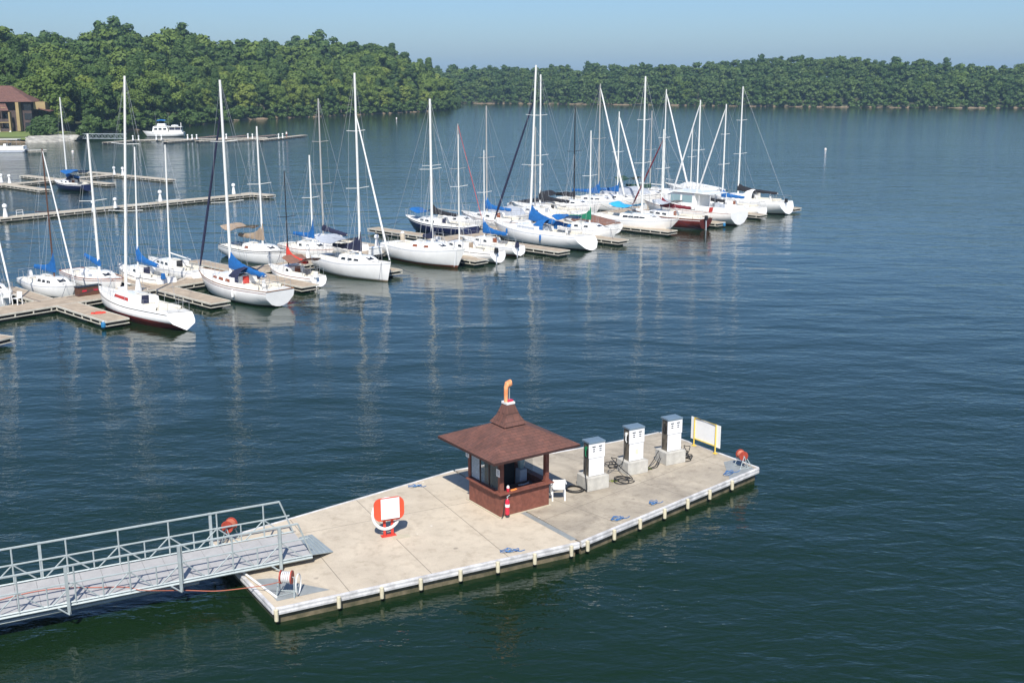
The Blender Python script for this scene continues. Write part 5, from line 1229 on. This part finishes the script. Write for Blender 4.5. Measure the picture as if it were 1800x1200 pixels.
for sy in (-1, 1):
    for x0, x1 in ((-1.3, .0), (.25, 1.5)):
        MB().plate([(x0, sy * 1.515, 2.1), (x1, sy * 1.515, 2.1), (x1, sy * 1.462, 2.85), (x0, sy * 1.462, 2.85)], .014).build('window', M['glassb'], cab)
MB().plate([(2.45, -1.0, 2.66), (2.45, 1.0, 2.66), (2.98, 1.0, 2.0), (2.98, -1.0, 2.0)], .012).build('windscreen', M['glassb'], cab)
b = MB(); rows = []
for x, w0, z1 in ((2.8, 1.2, 2.0), (3.8, 1.0, 2.05), (4.8, .5, 1.9)): rows.append([(x, -w0, 1.5), (x, -w0 * .85, z1), (x, w0 * .85, z1), (x, w0, 1.5)])
b.loft(rows[::-1]); b.add(rows[-1], [(3, 2, 1, 0)]); b.build('foredeck_trunk', M['gel'], t)
for sy in (-1, 1): MB().box((-3.9, sy * 1.62, 1.62), (4.2, .12, .5)).build('cockpit_side', M['gel'], t, bevel=.02)
MB().box((-5.95, 0, 1.62), (.12, 3.2, .5)).build('transom_bulwark', M['gel'], t, bevel=.02)
b = MB()
for x in (-2.2, -3.6):
    for sy in (-1, 1): b.tube([(x, sy * 1.5, 1.6), (x, sy * 1.5, 3.1)], .03, 5)
b.box((-2.9, 0, 3.13), (1.7, 3.2, .05)); b.build('hardtop', M['gel'], t)
for i, sx in enumerate((-4.4, -3.2)): MB().box((sx, .4 - i * .9, 1.75), (.5, .5, .7), taper=.8).build('helm_seat', M['greyc'], t, bevel=.04)
b = MB(); rails(b, [(X[i], -Yb[i] * .93, Zs[i]) for i in (10, 12, 14, 16, 18)] + [(X[-1] - .15, 0, Zs[-1])] + [(X[i], Yb[i] * .93, Zs[i]) for i in (18, 16, 14, 12, 10)], .7); b.build('bow_rail', M['steel'], t)
b = MB()
for i, zz in enumerate((1.0, .82)): b.box((-6.31 + .0, 0, zz), (.012, 1.2 - .3 * i, .07))
b.build('stern_lettering', mat('dark_blue_lettering', (.05, .06, .12), .6), t)
# white dinghy-like runabout beside it
q = W(66.2, 1.8); t = thing('inflatable_dinghy', 'grey inflatable dinghy between the red hulled sailboat and the motor yacht', 'dinghy', (q.x, q.y, .0), TH + R(95))
MB().tube([(-1.4, -.65, .28), (.6, -.65, .3), (1.3, -.45, .38), (1.65, 0, .45), (1.3, .45, .38), (.6, .65, .3), (-1.4, .65, .28)], .22, 9).build('tube', M['greyc'], t, smooth=True)
MB().box((-.2, 0, .15), (2.6, .9, .08)).build('floor', M['greyc'], t); MB().box((-1.35, 0, .35), (.06, .9, .4)).build('transom', M['greyc'], t)
def powerboat(u_, v_, s_, L, label, cover, flat=1.0, B=2.8, fb=.95, hull='gel', stripe='navy'):
    q = W(u_, v_); t = thing('motorboat', label, 'motorboat', (q.x, q.y, 0), (TH - R(90)) if s_ > 0 else (TH + R(90)))
    prof = hull_parts(t, L, B, fb, M[hull], M[stripe], M['black'], -.05, 1.3, wt=.9)
    MB().loft([[(p[0], -p[1] * .98, p[2] - .03), (p[0], 0, p[2] + .05), (p[0], p[1] * .98, p[2] - .03)] for p in prof]).build('deck', M['deckp'], t)
    b = MB(); rows = []
    for x, w0, z1 in ((-.46 * L, .44, .25), (-.2 * L, .44, .55 * flat), (.02 * L, .43, .80 * flat), (.12 * L, .40, .7 * flat), (.26 * L, .26, .12)):
        rows.append([(x, -w0 * B, fb + .02), (x, -w0 * B * .85, fb + z1 * .75), (x, 0, fb + z1), (x, w0 * B * .85, fb + z1 * .75), (x, w0 * B, fb + .02)])
    b.loft(rows[::-1]); b.add(rows[0], [(0, 1, 2, 3, 4)]); b.build('boat_cover', M[cover], t, smooth=True)
    b = MB(); rails(b, [(prof[i][0], -prof[i][1] * .93, prof[i][2]) for i in (12, 15, 18)] + [(prof[-1][0] - .1, 0, prof[-1][2])] + [(prof[i][0], prof[i][1] * .93, prof[i][2]) for i in (18, 15, 12)], .5, .014); b.build('bow_rail', M['steel'], t)
    return t
powerboat(55.0, -1.2, -1, 7.2, 'white motorboat under a flat brown cover beside the green boom cover', 'brownc')
powerboat(62.4, -14.6, 1, 8.2, 'white motorboat under a black cover between the black masted boat and its left neighbour', 'blackc', 1.2)
powerboat(77.0, -12.6, 1, 9.0, 'tall white motorboat under a grey cover behind the maroon furled jib', 'greyc', 1.3, B=3.2, fb=1.3)
powerboat(89.5, -12.9, -1, 8.6, 'white motorboat under a white cover at the far right end of the back row', 'whitec', 1.0, B=3.0, fb=1.2)
powerboat(53.8, -11.0, 1, 7.4, 'white motorboat with a pale cover left of the large blue covered boat', 'greyc', 1.2)
# distant trawler yacht on the guest dock
g = at(288, 240.5); t = thing('motor_yacht', 'distant white flybridge yacht with a bright blue top at the guest dock', 'motor yacht', (g.x, g.y, 0), math.pi + .12)
prof = hull_parts(t, 10.6, 3.6, 1.15, M['gel'], M['greyc'], M['navy'], -.1, 1.2, wt=.88)
MB().loft([[(p[0], -p[1] * .98, p[2] - .03), (p[0], 0, p[2] + .02), (p[0], p[1] * .98, p[2] - .03)] for p in prof]).build('deck', M['deckp'], t)
b = MB(); b.box((.6, 0, 1.9), (4.2, 2.7, 1.5), taper=.92, tx=.86); cab = b.build('cabin', M['gel'], t, bevel=.05)
MB().box((-3.2, 0, 2.55), (3.4, 3.0, .1)).build('aft_hardtop', M['gel'], t, bevel=.02)
b = MB()
for x in (-1.7, -3.2, -4.7):
    for sy in (-1, 1): b.tube([(x, sy * 1.4, 1.2), (x, sy * 1.4, 2.5)], .05, 5)
b.build('stanchions', M['gel'], t); MB().box((-3.3, 0, 1.45), (3.2, 2.6, .6)).build('aft_cockpit', M['gel'], t, bevel=.03)
MB().box((-3.2, 0, 2.05), (2.8, 2.5, .55)).build('aft_curtain', M['navyc'], t)
MB().box((.3, 0, 2.72), (3.6, 2.8, .14)).build('flybridge_deck', M['gel'], t, bevel=.03); MB().box((.3, 0, 3.1), (2.2, 2.3, .65), taper=.9).build('flybridge', M['gel'], t, bevel=.05)
b = MB(); b.loft([[(x, y, 4.25 + .25 * (1 - (y / 1.2) ** 2) - .12 * abs(x - .3)) for y in np.linspace(-1.2, 1.2, 7)] for x in (-.8, .3, 1.4)]); b.loft([[(x, y, 4.22 + .25 * (1 - (y / 1.2) ** 2) - .12 * abs(x - .3)) for y in np.linspace(1.2, -1.2, 7)] for x in (-.8, .3, 1.4)]); b.build('bimini', M['bluec'], t, smooth=True)
b = MB()
for x in (-.7, 1.3):
    for sy in (-1, 1): b.tube([(x, sy * 1.1, 3.3), (x, sy * 1.15, 4.25)], .03, 4)
b.build('bimini_frame', M['steel'], t)
b = MB(); b.tube([(1.6, .9, 2.8), (1.7, .9, 6.6)], .025, 4); b.build('aerial', M['steel'], t); b = MB(); b.tube([(-1.2, -.9, 2.8), (-1.3, -.9, 6.2)], .025, 4); b.build('aerial', M['steel'], t)
b = MB(); b.lathe((-3.0, 0, 2.6), [(.3, 0), (1.0, .15), (.9, .4), (.2, .5)], 10); b.build('dinghy_cover', M['gel'], t, smooth=True); MB().box((-4.6, 0, 3.1), (.12, .25, 1.1)).build('radar_post', M['gel'], t)
for sy in (-1, 1):
    for x in (-.6, .6, 1.7): MB().plate([(x - .4, sy * 1.31, 1.8), (x + .4, sy * 1.31, 1.8), (x + .4, sy * 1.275, 2.3), (x - .4, sy * 1.275, 2.3)], .03).build('window', M['glass'], cab)
# pontoon boat at the left edge
g = at(16, 267.5); t = thing('pontoon_boat', 'white pontoon boat with a canopy moored in front of the lawn', 'boat', (g.x, g.y, 0), .10)
for sy in (-1, 1): MB().tube([(-3.6, sy * .95, .15), (3.0, sy * .95, .15), (3.5, sy * .95, .35)], .33, 10).build('pontoon', M['greyc'], t, smooth=True)
MB().box((0, 0, .52), (7.2, 2.5, .12)).build('deck', M['gel2'], t)
for sy in (-1, 1): MB().box((.2, sy * 1.2, .95), (6.2, .06, .72)).build('side_fence', M['gel'], t)
MB().box((3.3, 0, .95), (.06, 2.3, .72)).build('end_fence', M['gel'], t)
b = MB()
for x in (-2.2, .2, 2.0):
    for sy in (-1, 1): b.tube([(x, sy * 1.15, .6), (x, sy * 1.15, 2.6)], .03, 5)
b.build('canopy_frame', M['steel'], t); MB().box((-.1, 0, 2.66), (4.8, 2.6, .12)).build('canopy', M['gel'], t, bevel=.04)
MB().box((-.6, 0, 1.2), (.7, 1.2, 1.1), taper=.8).build('console', M['gel'], t, bevel=.05); MB().box((.25, -.2, 1.4), (.08, 1.3, .8), ry=.3).build('windscreen', M['glass'], t)
MB().box((-3.75, 0, .7), (.35, .4, .9), taper=.7).build('outboard_motor', M['black'], t, bevel=.04)
sl = thing('floating_pier', 'low white swim platform beside the pontoon boat near the ramp', 'pier', tuple(at(62, 264.5)), 0)
slab(sl, at(42, 264.8, .25), at(82, 264, .25), 1.3, z=.3, name='walkway', m=M['pvc'])
# buoys
for (x, y, lab, s) in [(1451, 264, 'small white cylindrical buoy alone on the open water right of the masts', .85), (697, 209, 'tiny white buoy near the tip of the wooded point', .95), (128, 268.5, 'tiny white buoy off the boat ramp', .9)]:
    g = at(x, y); t = thing('buoy', lab, 'buoy', (g.x, g.y, 0)); t.scale = (1.7 * s, 1.7 * s, .75 * s)
    MB().lathe((0, 0, -.3), [(.12, 0), (.16, .1), (.16, .75), (.13, .95), (.04, 1.02)], 12).build('float', M['pvc'], t, smooth=True); MB().lathe((0, 0, .28), [(.164, 0), (.164, .06)], 12).build('band', M['orange'], t)
# person standing on the guest dock
def person(loc, rz, label):
    t = thing('person', label, 'person', loc, rz)
    J = {'pel': (0, 0, .95, .13, .10), 'chest': (0, .02, 1.30, .16, .11), 'neck': (0, 0, 1.48, .055, .055), 'head': (0, .01, 1.62, .085, .10), 'top': (0, .01, 1.70, .07, .085)}
    vs = []; rad = []; ed = []
    def add(p, r, par=None):
        vs.append(p); rad.append(r); 
        if par is not None: ed.append((par, len(vs) - 1))
        return len(vs) - 1
    pel = add((0, 0, .95), (.14, .11)); ab = add((0, 0, 1.1), (.13, .10), pel); ch = add((0, .01, 1.32), (.16, .11), ab); nk = add((0, 0, 1.48), (.055, .055), ch); hd = add((0, .015, 1.60), (.08, .095), nk); add((0, .01, 1.70), (.07, .08), hd)
    for sx in (-1, 1):
        hp = add((sx * .09, 0, .86), (.085, .09), pel); kn = add((sx * .11, .02, .48), (.058, .06), hp); an = add((sx * .12, -.02, .09), (.04, .042), kn); add((sx * .13, .13, .035), (.04, .03), an)
        sh = add((sx * .18, 0, 1.40), (.055, .055), ch); el = add((sx * .25, -.03, 1.13), (.04, .04), sh); wr = add((sx * .24, .10, .93), (.03, .03), el); hn = add((sx * .235, .15, .87), (.028, .022), wr)
    me = bpy.data.meshes.new('body'); me.from_pydata(vs, ed, []); o = bpy.data.objects.new('body', me); COL.objects.link(o); o.parent = t
    m = o.modifiers.new('skin', 'SKIN'); me.skin_vertices[0] if me.skin_vertices else None
    for i, r in enumerate(rad): me.skin_vertices[0].data[i].radius = r
    me.skin_vertices[0].data[0].use_root = True
    o.modifiers.new('sub', 'SUBSURF').levels = 1; me.materials.append(M['person_skin'])
    MB().lathe((0, 0, 1.02), [(.17, -.06), (.165, .1), (.20, .3), (.20, .40), (.09, .47)], 12).build('shirt', M['pvc'], t, smooth=True)
    MB().lathe((0, 0, .60), [(.19, 0), (.18, .25), (.165, .42)], 12).build('shorts', M['marc'], t, smooth=True)
    MB().lathe((0, -.01, 1.64), [(.095, 0), (.105, .06), (.07, .12), (.01, .14)], 12).build('hair', M['brownm'], t, smooth=True)
try:
    g = at(504, 242.5, .5); person((g.x, g.y, .45), 2.6, 'person in white shirt and maroon shorts standing near the end of the guest dock')
except Exception as ex: print('person failed', ex)
# ------------------------------------------------------------------ things on the main pier
p = W(.2, -1.2, .5)
for (x, y, lab, a) in [(12, 533, 'white plastic chair on the pier at the left frame edge', .3), (31, 535, 'white plastic chair standing right of the one at the left frame edge', -.4)]:
    g = at(x, y, .5); chair(lab, (g.x, g.y, .5), a)
g = at(156, 518, .5); t = thing('dock_box', 'dark dock box with two red marks beside the two leftmost sailboats', 'dock box', (g.x, g.y, .5), TH)
MB().box((0, 0, .30), (1.7, .55, .6)).build('body', M['brownm'], t, bevel=.02); MB().box((0, 0, .62), (1.76, .6, .06)).build('lid', M['black'], t, bevel=.01)
for sx in (-.4, .4): MB().box((sx, -.282, .36), (.32, .012, .10)).build('red_mark', M['ext'], t)
g = at(173, 551, .5); t = thing('life_jacket', 'red life jacket lying on the leftmost finger of the pier', 'life jacket', (g.x, g.y, .5), .4)
MB().box((0, 0, .06), (.5, .34, .12), taper=.7).build('body', M['redc'], t, bevel=.03)
for sx in (-1, 1): MB().box((sx * .33, .05, .05), (.24, .2, .10), rz=sx * .4, taper=.7).build('strap', M['redc'], t, bevel=.02)
for (x, y, lab, mm) in [(182, 573, 'blue corner fender on the tip of the leftmost finger', 'bluef'), (1273, 396, 'blue corner fender on the finger beside the motor yacht', 'bluef')]:
    g = at(x, y, .2); t = thing('corner_fender', lab, 'fender', (g.x, g.y, .25)); MB().lathe((0, 0, -.2), [(.06, 0), (.15, .10), (.15, .32), (.06, .42)], 12).build('body', M[mm], t, smooth=True); MB().lathe((0, 0, .20), [(.05, 0), (.05, .08)], 8).build('cap', M['pvc'], t)
g = at(708, 432, .5); t = thing('piling', 'short pale wooden piling beside the navy hulled sailboat', 'piling', (g.x, g.y, 0)); MB().lathe((0, 0, -.8), [(.22, 0), (.21, 2.4), (.17, 2.45)], 12).build('post', M['planks2'], t, smooth=True); MB().lathe((0, 0, 1.65), [(.19, 0), (.12, .12), (.02, .16)], 12).build('cap', M['pvc'], t, smooth=True)
for i, (x, y, c_, lab) in enumerate([(660, 447, 'pvc', 'white dock locker at the foot of the finger left of the brown waterline boat'), (1225, 365, 'pvc', 'white dock locker behind the motor yacht bow')]):
    g = at(x, y, .5); t = thing('dock_box', lab, 'dock box', (g.x, g.y, .5), TH); MB().box((0, 0, .28), (1.1, .55, .56), taper=.94).build('body', M[c_], t, bevel=.02); MB().box((0, 0, .60), (1.16, .6, .08)).build('lid', M['gel'], t, bevel=.02)
# ------------------------------------------------------------------ lodge on the left shore
LA = R(6); LC = (-139.5, 297.0, 1.0)
t = thing('lodge', 'brown roofed lodge with ochre balconies behind the lawn at the left edge', 'building', LC, LA)
wl = MB(); wl.box((-6, 6.5, 3.9), (37, 10, 7.8)); wall = wl.build('wall', M['wallb'], t)
b = MB(); x0, x1, y0, y1, ze, zr = -25, 13.6, -.6, 13, 8.0, 12.1
b.loft([[(x0, y0, ze), (x1, y0, ze), (x1, y1, ze), (x0, y1, ze)], [(x0 + 4, 5.4, zr), (x1 - 7.2, 5.4, zr), (x1 - 7.2, 7.0, zr), (x0 + 4, 7.0, zr)]][::-1], closed=True, cap=True)
roof = b.build('roof', M['roofb'], t)
MB().box((1.3, 4.8, 12.2), (1.6, 1.2, 2.0)).build('chimney', M['brownc'], roof)
MB().box((14.6, 3.6, 7.0), (3.0, 4.0, 1.9)).build('side_bay', M['ochre'], t); MB().box((15.9, 3.2, 5.9), (3.2, 4.2, .25), ry=.25).build('side_roof', M['roofb'], t)
MB().box((9.6, .4, 4.2), (.8, 2.2, 7.4)).build('pier_wall', M['ochre'], t, bevel=.02)
MB().box((-24.2 + 9, .6, 4.9), (30, .9, .1)).build('floor_slab', M['ochre'], t) if 0 else None
for k in range(10):
    xx = 7.6 - k * 2.75
    pc_ = MB().box((xx, -.6, 2.7), (.40, 1.5, 5.4)).build('balcony_pier', M['ochre'], t)
    for lvl in (0.25, 2.75): 
        fl_ = MB().box((xx - 1.375, -.55, lvl), (2.32, 1.4, .22)).build('balcony', M['ochre'], t)
        MB().box((xx - 1.375, -1.16, lvl + .55), (2.3, .06, .75)).build('railing', M['wallb'], fl_)
        dr = MB().box((xx - 1.375, 1.44, lvl + 1.15), (1.9, .10, 2.0)).build('glass_door', M['glass'], t)
    MB().lathe((xx, -1.5, .2), [(.1, -.25), (.28, 0), (.28, .25), (.1, .4)], 10).build('globe_lamp', M['pvc'], t, smooth=True)
    if k % 2 == 0:
        MB().plate([(xx - 2.9, -1.5, 5.7), (xx + .1, -1.5, 5.7), (xx - 1.2, .2, 7.8), (xx - 2.9, .2, 7.8)], .25).build('sloped_shed_roof', M['roofb'], roof)
    MB().box((xx - 1.4, -.2, 6.2), (1.2, 1.6, .9)).build('upper_balcony', M['ochre'], t)
    MB().box((xx - 1.4, 1.44, 6.9), (2.0, .12, 1.3)).build('upper_window', M['glass'], t) if k % 2 else None
for k in range(3): MB().box((11.6, 1.44, 1.8 + 2.4 * k), (1.9, .12, 1.6)).build('window', M['glass'], wall)
# ------------------------------------------------------------------ summer haze
b = MB(); b.box((0, 2000, 35.5), (9400, 4900, 79)); hz_ = b.build('haze')
hm = bpy.data.materials.new('summer_haze'); hm.use_nodes = True; tt = hm.node_tree
tt.nodes.remove(tt.nodes['Principled BSDF']); pv = tt.nodes.new('ShaderNodeVolumePrincipled')
pv.inputs['Color'].default_value = (.46, .72, .98, 1); pv.inputs['Density'].default_value = .00020; pv.inputs['Anisotropy'].default_value = 0.0
tt.links.new(pv.outputs[0], tt.nodes['Material Output'].inputs['Volume'])
hz_.data.materials.clear(); hz_.data.materials.append(hm); hz_['kind'] = 'stuff'; hz_['label'] = 'thin pale blue summer haze over the lake'
